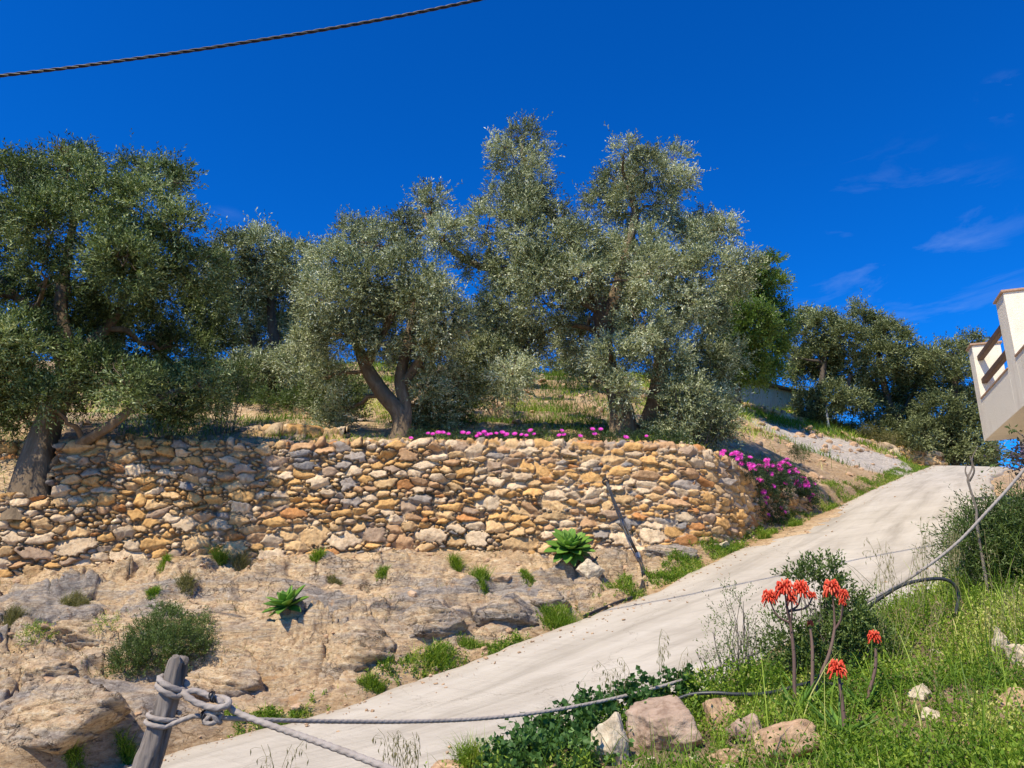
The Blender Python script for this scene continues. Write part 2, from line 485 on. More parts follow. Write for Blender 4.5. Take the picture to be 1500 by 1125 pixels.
def road_mat():
    m, t, p, o = newmat('brushed_concrete')
    n = noise(t, 1.1, 6, 0.6, 0.4)
    n2 = noise(t, 38, 8, 0.8)
    n3 = noise(t, 5.5, 6, 0.7, 0.3, mapping=(0.35, 1.6, 1, 0, 0, radians(38)))
    n4 = noise(t, 11, 5, 0.6, 0.2, mapping=(0.25, 3.0, 1, 0, 0, radians(-28)))
    c = mixc(t, (0.45, 0.40, 0.325), (0.54, 0.485, 0.40), maprange(t, n.outputs[0], 0.35, 0.65))
    c = mixc(t, c, (0.33, 0.285, 0.23), maprange(t, n3.outputs[0], 0.52, 0.78, 0, 0.55))
    c = mixc(t, c, (0.34, 0.295, 0.24), maprange(t, n4.outputs[0], 0.55, 0.8, 0, 0.4))
    c = mixc(t, c, (0.30, 0.27, 0.225), maprange(t, n2.outputs[0], 0.58, 0.8, 0, 0.5))
    cb = t.nodes.new('ShaderNodeCombineXYZ')
    t.links.new(attr(t, 'across').outputs['Fac'], cb.inputs[0]); t.links.new(attr(t, 'along').outputs['Fac'], cb.inputs[1])
    n5 = noise(t, 1.0, 7, 0.65, 0.4, vec=cb.outputs[0], mapping=(2.6, 0.22, 1))
    c = mixc(t, c, (0.26, 0.225, 0.175), maprange(t, n5.outputs[0], 0.49, 0.68, 0, 0.62))
    c = mixc(t, c, (0.60, 0.55, 0.47), maprange(t, n5.outputs[0], 0.46, 0.30, 0, 0.5))
    n6 = noise(t, 1.0, 6, 0.7, 0.2, vec=cb.outputs[0], mapping=(0.5, 9.0, 1))
    c = mixc(t, c, (0.33, 0.29, 0.235), maprange(t, n6.outputs[0], 0.54, 0.75, 0, 0.45))
    sp = noise(t, 9, 8, 0.85)
    c = mixc(t, c, (0.22, 0.18, 0.13), maprange(t, sp.outputs[0], 0.62, 0.72, 0, 0.55))
    vr = t.nodes.new('ShaderNodeTexVoronoi'); vr.feature = 'DISTANCE_TO_EDGE'; vr.inputs['Scale'].default_value = 0.38
    wv_ = noise(t, 1.6, 6, 0.7); cc_ = t.nodes.new('ShaderNodeTexCoord')
    vsum = t.nodes.new('ShaderNodeVectorMath'); vsum.operation = 'ADD'
    t.links.new(wv_.outputs['Color'], vsum.inputs[0]); t.links.new(cc_.outputs['Object'], vsum.inputs[1]); t.links.new(vsum.outputs[0], vr.inputs['Vector'])
    c = mixc(t, c, (0.20, 0.165, 0.125), maprange(t, vr.outputs['Distance'], 0.0, 0.004, 0.55, 0))
    e = attr(t, 'edge')
    ef = mathn(t, 'MULTIPLY', e.outputs['Fac'], maprange(t, n3.outputs[0], 0.35, 0.65, 0.2, 1.0))
    c = mixc(t, c, (0.44, 0.34, 0.22), ef)
    t.links.new(c, p.inputs['Base Color']); p.inputs['Roughness'].default_value = 0.92
    p.inputs['Specular IOR Level'].default_value = 0.15
    b = bump(t, n2.outputs[0], 0.7, 0.012)
    b = bump(t, n6.outputs[0], 0.5, 0.02, b)
    b = bump(t, n5.outputs[0], 0.5, 0.03, b)
    t.links.new(b, p.inputs['Normal'])
    return m
M['road'] = road_mat()
def ground_mat():
    m, t, p, o = newmat('rocky_ground')
    wc = t.nodes.new('ShaderNodeTexCoord')
    big = noise(t, 0.55, 6, 0.6, 0.8)
    mid = noise(t, 2.1, 8, 0.66, 0.5, mapping=(0.6, 0.6, 3.4))
    fine = noise(t, 13, 8, 0.74, 0.3, mapping=(0.8, 0.8, 2.2))
    vfine = noise(t, 75, 4, 0.7)
    # rock: grey weathered crust against fresh cream, ochre and rust
    grey = mixc(t, (0.18, 0.15, 0.125), (0.46, 0.40, 0.34), maprange(t, fine.outputs[0], 0.33, 0.67))
    tan = ramp(t, [(0.3, (0.26, 0.155, 0.08)), (0.42, (0.50, 0.335, 0.195)), (0.54, (0.65, 0.47, 0.27)), (0.70, (0.76, 0.65, 0.46))], fine.outputs[0])
    wr = attr(t, 'weather')
    gf = mathn(t, 'ADD', maprange(t, mid.outputs[0], 0.40, 0.58), mathn(t, 'MULTIPLY', wr.outputs['Fac'], 1.0))
    gf = mathn(t, 'SUBTRACT', gf, 0.22, True)
    rock = mixc(t, tan.outputs[0], grey, gf)
    rust = maprange(t, noise(t, 3.7, 6, 0.7, 1.0).outputs[0], 0.58, 0.72)
    rock = mixc(t, rock, (0.47, 0.25, 0.10), mathn(t, 'MULTIPLY', rust, 0.75))
    # crack lines
    vo = t.nodes.new('ShaderNodeTexVoronoi'); vo.feature = 'DISTANCE_TO_EDGE'
    vo.inputs['Scale'].default_value = 1.7
    dn = noise(t, 3.0, 5, 0.6)
    va = t.nodes.new('ShaderNodeVectorMath'); va.operation = 'ADD'
    vm = t.nodes.new('ShaderNodeVectorMath'); vm.operation = 'SCALE'; vm.inputs['Scale'].default_value = 0.75
    t.links.new(dn.outputs['Color'], vm.inputs[0]); t.links.new(vm.outputs[0], va.inputs[0])
    mpv = t.nodes.new('ShaderNodeMapping'); mpv.inputs['Scale'].default_value = (0.7, 0.7, 2.6)
    t.links.new(wc.outputs['Object'], va.inputs[1]); t.links.new(va.outputs[0], mpv.inputs[0]); t.links.new(mpv.outputs[0], vo.inputs['Vector'])
    crack = maprange(t, vo.outputs['Distance'], 0.0, 0.022, 1, 0)
    crack = mathn(t, 'MULTIPLY', crack, maprange(t, big.outputs[0], 0.42, 0.55))
    rock = mixc(t, rock, (0.10, 0.065, 0.04), mathn(t, 'MULTIPLY', crack, 0.8))
    # soil
    soil = ramp(t, [(0.3, (0.24, 0.14, 0.066)), (0.5, (0.44, 0.285, 0.145)), (0.72, (0.60, 0.44, 0.27))], fine.outputs[0])
    sc_ = mixc(t, soil.outputs[0], (0.70, 0.62, 0.50), maprange(t, vfine.outputs[0], 0.60, 0.75))
    sa = attr(t, 'soil')
    spk = noise(t, 34, 5, 0.75)
    rock = mixc(t, rock, (0.16, 0.115, 0.08), maprange(t, spk.outputs[0], 0.55, 0.66, 0, 0.75))
    rock = mixc(t, rock, (0.72, 0.63, 0.50), maprange(t, spk.outputs[0], 0.44, 0.34, 0, 0.45))
    c = mixc(t, rock, sc_, sa.outputs['Fac'])
    # dark humus under plants
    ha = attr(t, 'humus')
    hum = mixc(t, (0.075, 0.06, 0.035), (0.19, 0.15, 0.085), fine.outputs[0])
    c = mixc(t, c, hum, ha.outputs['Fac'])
    # gravel
    vg = t.nodes.new('ShaderNodeTexVoronoi'); vg.inputs['Scale'].default_value = 22
    t.links.new(wc.outputs['Object'], vg.inputs['Vector'])
    gr = mixc(t, (0.36, 0.31, 0.25), (0.62, 0.54, 0.45), vg.outputs['Color'])
    ga = attr(t, 'gravel')
    c = mixc(t, c, gr, ga.outputs['Fac'])
    t.links.new(c, p.inputs['Base Color'])
    p.inputs['Roughness'].default_value = 0.95
    p.inputs['Specular IOR Level'].default_value = 0.12
    b = bump(t, mid.outputs[0], 0.75, 0.10)
    b = bump(t, fine.outputs[0], 0.8, 0.045, b)
    b = bump(t, vfine.outputs[0], 0.6, 0.01, b)
    b = bump(t, mathn(t, 'MULTIPLY', crack, -1.0), 0.7, 0.04, b)
    t.links.new(b, p.inputs['Normal'])
    return m
M['ground'] = ground_mat()
def stone_mat(name, with_attr=True, base=(0.5, 0.37, 0.24), k=1.0):
    m, t, p, o = newmat(name)
    n = noise(t, 13, 8, 0.7, 0.4)
    n2 = noise(t, 60, 5, 0.7)
    n3 = noise(t, 4.5, 5, 0.65, 0.6)
    if with_attr:
        src = attr(t, 'col').outputs['Color']
    else:
        r = ramp(t, [(0.3, tuple(a*0.72 for a in base)), (0.55, base), (0.75, (0.60, 0.53, 0.45))], n3.outputs[0])
        src = r.outputs[0]
    g = ramp(t, [(0.28, (0.50, 0.42, 0.36)), (0.5, (0.98, 0.95, 0.92)), (0.72, (1.28, 1.27, 1.25))], n.outputs[0])
    c = mixc(t, src, g.outputs[0], 1.0, 'MULTIPLY')
    c = mixc(t, c, (0.42, 0.21, 0.07), maprange(t, n3.outputs[0], 0.58, 0.75, 0, 0.45))
    c = mixc(t, c, (0.30, 0.27, 0.24), maprange(t, n2.outputs[0], 0.56, 0.72, 0, 0.35))
    t.links.new(c, p.inputs['Base Color'])
    p.inputs['Roughness'].default_value = 0.93
    p.inputs['Specular IOR Level'].default_value = 0.15
    b = bump(t, n.outputs[0], 0.7*k, 0.03)
    b = bump(t, n2.outputs[0], 0.5*k, 0.008, b)
    t.links.new(b, p.inputs['Normal'])
    return m
M['wallstone'] = stone_mat('wall_stone')
M['boulder'] = stone_mat('boulder_stone', False, (0.56, 0.38, 0.235))
M['boulder_pale'] = stone_mat('pale_boulder_stone', False, (0.68, 0.58, 0.42))
M['boulder_grey'] = stone_mat('grey_boulder_stone', False, (0.47, 0.345, 0.255))
# ------------------------------------------------------------------ the lie of the land
ROAD_L = [(-5.2, 4.4, EYE-1.85), (-4.1, 6.0, EYE-1.48), at(240,1105,7.2), at(500,1035,8.0), at(760,940,9.2), at(945,870,10.5), at(1080,805,12.3),
          at(1180,765,14.5), at(1280,716,19.0), at(1348,688,24.5), at(1370,683,27.0), (16.3, 30.5, EYE+4.9), (20.0, 34.0, EYE+4.6)]
ROAD_R = [(-3.3, 2.9, EYE-1.75), (-2.0, 4.4, EYE-1.42), (-0.9, 5.15, EYE-1.13), (0.55, 5.7, EYE-0.88), (2.4, 6.7, EYE-0.42), (4.3, 7.9, EYE+0.18), (6.0, 9.6, EYE+0.82),
          (7.6, 12.1, EYE+1.60), (10.9, 17.4, EYE+2.95), at(1462,694,22.8), at(1478,684,26.0), (18.4, 28.8, EYE+4.85), (22.0, 32.0, EYE+4.55)]
NR = 90
RL = catmull(ROAD_L, NR); RR = catmull(ROAD_R, NR)
RC = (RL + RR)/2
RW = np.linalg.norm((RR-RL)[:, :2], axis=1)/2

def road_query(x, y):
    """lateral coordinate (-1 left edge .. +1 right edge), metres outside, road height"""
    sh = x.shape; x = x.ravel(); y = y.ravel()
    best = np.full(x.shape, 1e9); lat = np.zeros_like(x); zz = np.zeros_like(x); outm = np.full(x.shape, 1e3)
    sel = np.where((y < 40) & (x > -12) & (x < 30))[0]
    xs, ys = x[sel], y[sel]
    b = best[sel]; la = lat[sel]; z_ = zz[sel]; hw = np.ones_like(b)
    for i in range(NR-1):
        a, c = RC[i], RC[i+1]
        d = c[:2]-a[:2]; L2 = d@d
        tt = np.clip(((xs-a[0])*d[0] + (ys-a[1])*d[1])/L2, 0, 1)
        px = a[0]+tt*d[0]; py = a[1]+tt*d[1]
        D = (xs-px)**2 + (ys-py)**2
        k = D < b
        if not k.any(): continue
        b[k] = D[k]
        ac = RR[i]-RL[i]; acn = ac[:2]/np.linalg.norm(ac[:2])
        tk = tt[k]
        l = RL[i]*(1-tk[:, None]) + RL[i+1]*tk[:, None]
        r = RR[i]*(1-tk[:, None]) + RR[i+1]*tk[:, None]
        v = r[:, :2]-l[:, :2]
        w2 = (v**2).sum(1)
        f = ((xs[k]-l[:, 0])*v[:, 0] + (ys[k]-l[:, 1])*v[:, 1])/w2
        la[k] = f*2-1
        hw[k] = np.sqrt(w2)/2
        fc = np.clip(f, -0.25, 1.25)
        z_[k] = l[:, 2]*(1-fc) + r[:, 2]*fc
    lat[sel] = la; zz[sel] = z_
    om = (np.abs(la)-1)*hw
    outm[sel] = om
    return lat.reshape(sh), outm.reshape(sh), zz.reshape(sh)

WALL_BASE = [(-420,880,10.6),(-200,862,10.9),(0,836,11.3),(200,815,11.7),(450,806,12.0),(700,802,12.2),(900,800,12.2),(990,792,12.15),(1040,785,12.35),(1075,780,12.8),
             (1097,772,13.4),(1112,764,14.0),(1150,757,14.8),(1188,748,15.6)]
WALL_TOP = [760,752,742,648,649,648,650,652,657,672,688,700,716,742]
WB = np.array([at(*p) for p in WALL_BASE])
WT = np.array([at(p[0], v, p[2]) for p, v in zip(WALL_BASE, WALL_TOP)])

shared = [at(1180,765,14.5), at(1280,716,19), at(1348,688,24.5), at(1150,680,18), at(1230,706,18.5), at(1100,650,18.5), at(1190,700,17.2),
          at(1180,640,26), at(1200,655,24), at(1300,665,28), at(1250,676,23), at(1340,684,26), at(1120,618,27), at(1060,620,22),
          at(1280,650,30), at(1400,672,33), at(1100,600,31), at(1160,604,33), at(1230,626,33), at(1340,660,32),
          (16.3, 30.5, EYE+4.9), (20.0, 34.0, EYE+4.6), (26, 40, EYE+3.0), (15, 40, EYE+6.6), (34, 60, EYE+1), (5, 60, EYE+7), (60, 60, EYE-6)]
lower = [tuple(p) for p in WB[:12]] + [
    at(0,1000,8.0), at(0,1120,6.4), at(200,1010,8.2), at(120,1080,7.0), at(240,1105,7.25), at(500,1030,8.1), at(600,880,10.0), at(400,905,9.5), at(600,960,8.9),
    at(800,858,10.8), at(200,880,9.8), at(0,900,9.6), at(760,936,9.3), at(945,866,10.6), at(1080,802,12.4), at(1000,835,11.5),
    (-9, 7, EYE-1.4), (-14, 10, EYE-0.5), (-12, 4, EYE-2.2), (-20, 12, EYE-0.5),
    (0, 0, 0.02), (-3, 0, -0.15), (3, 0, 0.1), (0, -6, -0.6), (8, -4, 0.3), (-8, -4, -1.0), (0, 2.0, 0.35), (8, 2, EYE-0.5),
    at(650,1125,4.9), at(760,1125,4.3), at(1000,1050,5.0), at(1000,1125,4.1), at(1200,1000,5.2), at(1200,1125,3.8), at(1280,905,6.3),
    at(1400,868,6.3), at(1500,850,6.0), at(1500,1000,4.3), at(1500,1125,3.3), at(850,1060,5.2),
    (5.6, 7.4, EYE+0.55), (7.0, 9.0, EYE+1.0), (8.6, 11.6, EYE+1.55), (12.3, 17.0, EYE+2.9), (17, 22.5, EYE+4.2), (9, 6, EYE+0.6), (14, 8, EYE+1.0), (24, 20, EYE+2.5),
    (40, 10, EYE), (40, 35, EYE+0)] + shared
wtb = [tuple(p + np.array([0, 0.25, -0.06])) for p in WT[3:13]]
upper = wtb + [at(0,728,11.9), at(70,718,11.95), at(-150,735,11.6), at(0,640,13.4), at(-150,640,13.2), at(80,640,13.2),
    at(400,612,16), at(100,600,17), at(600,560,22), at(770,549,28), at(780,602,19), at(900,622,17), at(500,606,17), at(560,630,14.5), at(900,640,14), at(300,632,14),
    at(500,535,28), at(300,535,28), at(0,535,28), at(1000,560,29), at(-300,560,26), (-30, 30, EYE+8), (-14, 40, EYE+9.0), (0, 40, EYE+8.6), (-30,16,EYE+3.5), (-20, 60, EYE+7), (5, 60, EYE+6)] + shared
def worley(x, y, seed):
    xi = np.floor(x).astype(int); yi = np.floor(y).astype(int)
    d1 = np.full(x.shape, 9.0); d2 = np.full(x.shape, 9.0)
    idx = np.zeros(x.shape, int); lx = np.zeros(x.shape); ly = np.zeros(x.shape)
    for a in (-1, 0, 1):
        for b in (-1, 0, 1):
            h = _perm[_perm[(xi+a) & 255]+((yi+b) & 255)+seed % 200]
            ax = xi+a+0.15+0.7*((h*37 % 256)/255.0); ay = yi+b+0.15+0.7*((h*91 % 256)/255.0)
            dx = x-ax; dy = y-ay; d = np.sqrt(dx*dx+dy*dy)
            k = d < d1
            d2 = np.where(k, d1, np.minimum(d2, d)); d1 = np.where(k, d, d1)
            idx = np.where(k, h, idx); lx = np.where(k, dx, lx); ly = np.where(k, dy, ly)
    r1 = (idx*53 % 256)/255.0-0.5; r2 = (idx*101 % 256)/255.0-0.5; r3 = (idx*197 % 256)/255.0-0.5
    return d2-d1, r1, lx*r2+ly*r3
TL = TPS(lower, 0.02); TU = TPS(upper, 0.02)

WP = catmull(np.vstack([WB[0]+np.array([-20, -3, 0]), WB[:, :]]), 60)[:, :2]
wend = WP[-1]
def wall_side(x, y):
    """metres behind the wall line (positive = uphill)"""
    sh = x.shape; x = x.ravel(); y = y.ravel()
    best = np.full(x.shape, 1e9); sg = np.zeros_like(x)
    P = np.vstack([WP, wend + np.array([[5, 6.0]]), wend + np.array([[14, 14.0]])])
    for i in range(len(P)-1):
        a = P[i]; d = P[i+1]-a
        tt = np.clip(((x-a[0])*d[0]+(y-a[1])*d[1])/(d@d), 0, 1)
        ex = x-a[0]-tt*d[0]; ey = y-a[1]-tt*d[1]
        D = ex*ex+ey*ey
        k = D < best
        best[k] = D[k]
        cr = d[0]*ey[k]-d[1]*ex[k]
        sg[k] = np.sign(cr)*np.sqrt(D[k])
    return sg.reshape(sh)

def terrain(x, y, full=False):
    x = np.asarray(x, float); y = np.asarray(y, float)
    zl = TL(x, y); zu = TU(x, y)
    sd_ = wall_side(x, y)
    s = sstep(0.05, 0.28, sd_)
    z = zl*(1-s) + zu*s
    lat, om, zr = road_query(x, y)
    left = lat < 0
    # rock apron between road and wall foot
    apron = sstep(0.02, 0.55, np.where(left, om, 0))*(1-sstep(-0.5, -0.05, sd_))*(x < 9)*sstep(3.5, 5.0, y)
    far = sstep(15.5, 18, y)
    wx = x + 0.25*fbm(x*0.9, y*0.9, 9.1, 3); wy = y + 0.25*fbm(x*0.9, y*0.9, 4.3, 3)
    lumps = fbm(wx*0.55, wy*0.75, 1.3, 5, 0.52)
    rid = ridged(wx*0.42+3, wy*1.15, 7.7, 5, 0.55)
    # bedding ledges
    q = (zl*2.7 + 1.1*fbm(wx*0.45, wy*0.6, 2.2, 4))
    fl0 = np.floor(q); fr = q-fl0
    lmask = 0.35+0.65*sstep(-0.25, 0.25, fbm(x*0.5, y*0.5, 51.0, 2))
    ledge = ((sstep(0.62, 0.90, fr)-fr)*0.30 - 0.05*np.exp(-((fr-0.60)/0.05)**2))*lmask
    bl = fbm(x*0.45+9, y*0.6, 21.0, 3); blk = sstep(-0.1, 0.35, bl)*(1-0.85*np.exp(-(((x+0.9)/1.9)**2+((y-10.3)/0.75)**2)**2))*(1-0.8*np.exp(-(((x+3.4)/1.3)**2+((y-7.2)/0.8)**2)**2))      # broken ground against smooth slab
    q2 = (zl*5.5 + 1.6*fbm(wx*0.9, wy*0.9, 12.2, 3)); f2 = q2-np.floor(q2)
    rockz = 0.17*lumps + 0.06*(rid-0.9)*(0.4+blk) + ledge + ((sstep(0.6, 0.92, f2)-f2)*0.13 - 0.03*np.exp(-((f2-0.58)/0.06)**2))*(0.30+blk) + (0.022+0.035*blk)*ridged(x*1.6, zl*5.5+y*0.8, 5.5, 5, 0.55) + 0.05*blk*np.abs(fbm(x*2.0, y*3.6, 31.0, 3))
    ax_ = x*0.93+y*0.36+0.35*fbm(x*1.3, y*1.3, 41.0, 3); ay_ = -x*0.36+y*0.93+0.30*fbm(x*1.3, y*1.3, 47.0, 3)
    e1, o1, t1_ = worley(ax_*0.9, ay_*1.7, 11)
    e2, o2, t2_ = worley(ax_*2.6+.3*o1, ay_*4.2, 57)
    e3, o3, t3_ = worley(ax_*7.0, ay_*10.0, 91)
    k1 = 0.35+0.65*blk
    rockz = rockz + k1*(0.26*o1+0.34*t1_) - 0.09*(1-sstep(0, 0.10, e1))*k1 + blk*(0.10*o2+0.12*t2_ - 0.03*(1-sstep(0, 0.14, e2))) + blk*0.020*(o3+t3_) 
    cell = np.abs(perlin(wx*0.8, wy*1.5, 3.3)); crk = 1-sstep(0.0, 0.035, cell)
    rockz = rockz - 0.09*crk*sstep(-0.1, 0.3, lumps)
    z = z + apron*(1-far)*rockz
    # the big boulder mass, bottom left
    bb = np.exp(-(((x+3.55)/1.2)**2 + ((y-7.3)/0.75)**2)**1.5)
    z = z + bb*0.22*(1-s)
    # rough ground elsewhere
    up = s
    z = z + up*(0.10*fbm(x*0.7, y*0.7, 6.6, 4) + 0.03*fbm(x*3.1, y*3.1, 1.1, 3))*sstep(0.4, 1.4, sd_)
    steps = (z*1.1) - np.floor(z*1.1)
    z = z + up*sstep(2.5, 5, sd_)*(sstep(0.35, 0.9, steps)-steps)*0.25*(1-sstep(6, 9, x))
    near = (~left)*sstep(0.1, 0.7, om)*(1-s)
    z = z + near*(0.05*fbm(x*1.7, y*1.7, 8.8, 4) + 0.015*fbm(x*7, y*7, 3.1, 3))
    # road bed
    rw = np.where(left, 1-sstep(0.0, 0.30, om), 1-sstep(0.0, 0.55, om))
    z = z*(1-rw) + (zr-0.06)*rw
    # far away the land falls off
    R = np.hypot(x, y)
    z = z*(1-sstep(50, 90, R)) + (-8.0)*sstep(50, 90, R)
    behind = sstep(31, 42, y)*sstep(-40, -20, -np.abs(x))
    if not full: return z
    return z, dict(s=s, sd=sd_, lat=lat, om=om, apron=apron, far=far, rockz=rockz, lumps=lumps, crk=crk, near=near, rw=rw, left=left, o1=o1, blk=blk)

_gx = None
def gz(x, y):
    return float(terrain(np.array([x]), np.array([y]))[0])
_YY = np.concatenate([np.arange(2.6, 16, 0.03), np.arange(16, 45, 0.1)])
def hit(u, v, ymin=2.6):
    """the spot of ground seen at a place in the picture"""
    xc = (u-750)/F; yc = (562.5-v)/F
    k = _YY/(cos(PITCH)-yc*sin(PITCH))
    X = xc*k; Z = EYE + k*(sin(PITCH)+yc*cos(PITCH))
    g = terrain(X, _YY)
    idx = np.where((g > Z) & (_YY >= ymin))[0]
    i = idx[0] if len(idx) else len(_YY)-1
    return np.array([X[i], _YY[i], g[i]])

# one sheet, finer near the camera and in front of it
azf = np.radians(np.linspace(-39, 40, 940))
azo = np.radians(np.concatenate([np.linspace(-180, -40, 60), azf*0]) if False else np.linspace(-180, -39.6, 60))
azr = np.radians(np.linspace(40.6, 179.9, 60))
az = np.concatenate([azo, azf, azr])
rad = np.concatenate([np.linspace(0.05, 2.8, 22)[:-1], np.geomspace(2.8, 16.5, 640)[:-1], np.geomspace(16.5, 46, 190)[:-1], np.geomspace(46, 1500, 40)])
A_, R_ = np.meshgrid(az, rad)
GX = R_*np.sin(A_); GY = R_*np.cos(A_)
GZ, info = terrain(GX, GY, True)
nr, na = GX.shape
V = np.stack([GX, GY, GZ], -1).reshape(-1, 3)
i = np.arange(nr-1)[:, None]*na; j = np.arange(na)[None]; k = (j+1) % na
Fq = np.stack([i+j, i+k, i+na+k, i+na+j], -1).reshape(-1, 4)
n1 = fbm(GX*0.8, GY*0.8, 12.3, 4)
n2 = fbm(GX*2.6, GY*2.6, 15.3, 4)
s_ = info['s']; om = info['om']; left = info['left']; sdv = info['sd']
soil = np.clip(0.35 + 0.9*n1, 0, 1)*s_
band = np.exp(-((om)/0.28)**2)*left*(1-s_)               # earth along the road's far edge
foot = np.exp(-((sdv+0.15)/0.35)**2)*(1-s_)*(GX < 4)       # earth at the wall foot
soil = np.maximum(soil, np.clip(band*0.9+foot*(0.4+n2), 0, 1))
ochre = sstep(14.5, 16, GY)*sstep(3.8, 5, GX)*(left)
soil = np.maximum(soil, ochre*np.clip(0.75+0.5*n2, 0, 1))
soil = np.maximum(soil, (~left)*0.5*(1-s_))
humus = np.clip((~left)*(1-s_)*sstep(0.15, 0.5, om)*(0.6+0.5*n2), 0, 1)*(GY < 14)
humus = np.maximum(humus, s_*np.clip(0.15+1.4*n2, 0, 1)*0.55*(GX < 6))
# gravel ramp: a track leaving the road to the left near its crest
g0 = [at(1335,690,24.8), at(1290,680,24.5), at(1240,668,24.6), at(1212,658,24.8)]
GP = catmull(g0, 24)
gd = np.full(GX.shape, 1e9)
gsel = (GY > 18) & (GY < 34) & (GX > 4) & (GX < 20)
gg = gd[gsel]
for q in range(23):
    a = GP[q][:2]; d = GP[q+1][:2]-a
    tt = np.clip(((GX[gsel]-a[0])*d[0]+(GY[gsel]-a[1])*d[1])/(d@d), 0, 1)
    gg = np.minimum(gg, np.hypot(GX[gsel]-a[0]-tt*d[0], GY[gsel]-a[1]-tt*d[1]))
gd[gsel] = gg
gravel = (1-sstep(2.0, 2.8, gd + 0.5*n2))
weather = np.clip(0.55*info['lumps'] + 0.45*n1 + 0.1 + 0.45*info['o1'] + 0.9*np.exp(-(((GX+0.9)/2.0)**2+((GY-10.3)/0.7)**2)**2) + 0.8*np.exp(-(((GX+3.6)/1.3)**2+((GY-7.3)/0.7)**2)**2) + 0.5*np.exp(-(((GX+5.5)/1.5)**2+((GY-9.8)/0.6)**2)**2) - 0.35, -0.8, 0.9)
ground = mesh_np('ground', V, Fq, M['ground'], None, True,
                 attrs={'soil': soil.ravel(), 'humus': humus.ravel(), 'gravel': gravel.ravel(), 'weather': weather.ravel()})
tag(ground, 'bare rocky hillside of cream and grey limestone with ochre earth and a green bank', None, None, 'structure')

# road: a poured slab with ragged edges
ns, nw = 420, 44
P1 = catmull(ROAD_L, ns); P2 = catmull(ROAD_R, ns)
tt = np.linspace(0, 1, nw)
S = P1[:, None]*(1-tt)[None, :, None] + P2[:, None]*tt[None, :, None]
ln = np.concatenate([[0], np.cumsum(np.linalg.norm(np.diff(P1[:, :2], axis=0), axis=1))])
el = 0.10*fbm(ln*1.1, ln*0+3.0, 1.0, 4)+0.05*fbm(ln*4, ln*0+8.0, 1.0, 3)
er = 0.10*fbm(ln*1.0, ln*0+13.0, 1.0, 4)
wv = (P2-P1)/np.linalg.norm(P2-P1, axis=1)[:, None]
S[:, 0] = P1 + wv*el[:, None]; S[:, -1] = P2 + wv*er[:, None]
S[:, 1] = P1*0.985 + P2*0.015 + wv*el[:, None]*0.7; S[:, -2] = P2*0.985 + P1*0.015 + wv*er[:, None]*0.7
S[..., 2] += 0.012*fbm(S[..., 0]*1.2, S[..., 1]*1.2, 2.0, 3)
S[:, 0, 2] -= 0.03; S[:, -1, 2] -= 0.03
edge = np.maximum(np.exp(-tt/0.035)[None], 0.7*np.exp(-(1-tt)/0.03)[None]) * np.ones((ns, 1))
skirt0 = S[:, :1].copy(); skirt0[..., 2] -= 0.15
skirt1 = S[:, -1:].copy(); skirt1[..., 2] -= 0.15
S2 = np.concatenate([skirt0, S, skirt1], 1); E2 = np.concatenate([edge[:, :1], edge, edge[:, -1:]], 1)
nw2 = nw+2
i = np.arange(ns-1)[:, None]*nw2; j = np.arange(nw2-1)[None]
Fq = np.stack([i+j, i+j+1, i+nw2+j+1, i+nw2+j], -1).reshape(-1, 4)
road = mesh_np('road', S2.reshape(-1, 3), Fq, M['road'], None, True, attrs={'edge': E2.ravel(), 'across': (np.concatenate([[0], tt, [1]])[None]*3.0*np.ones((ns, 1))).ravel(), 'along': (ln[:, None]*np.ones((1, nw2))).ravel()})
tag(road, 'pale concrete track climbing from lower left to the crest at right', None, None, 'structure')

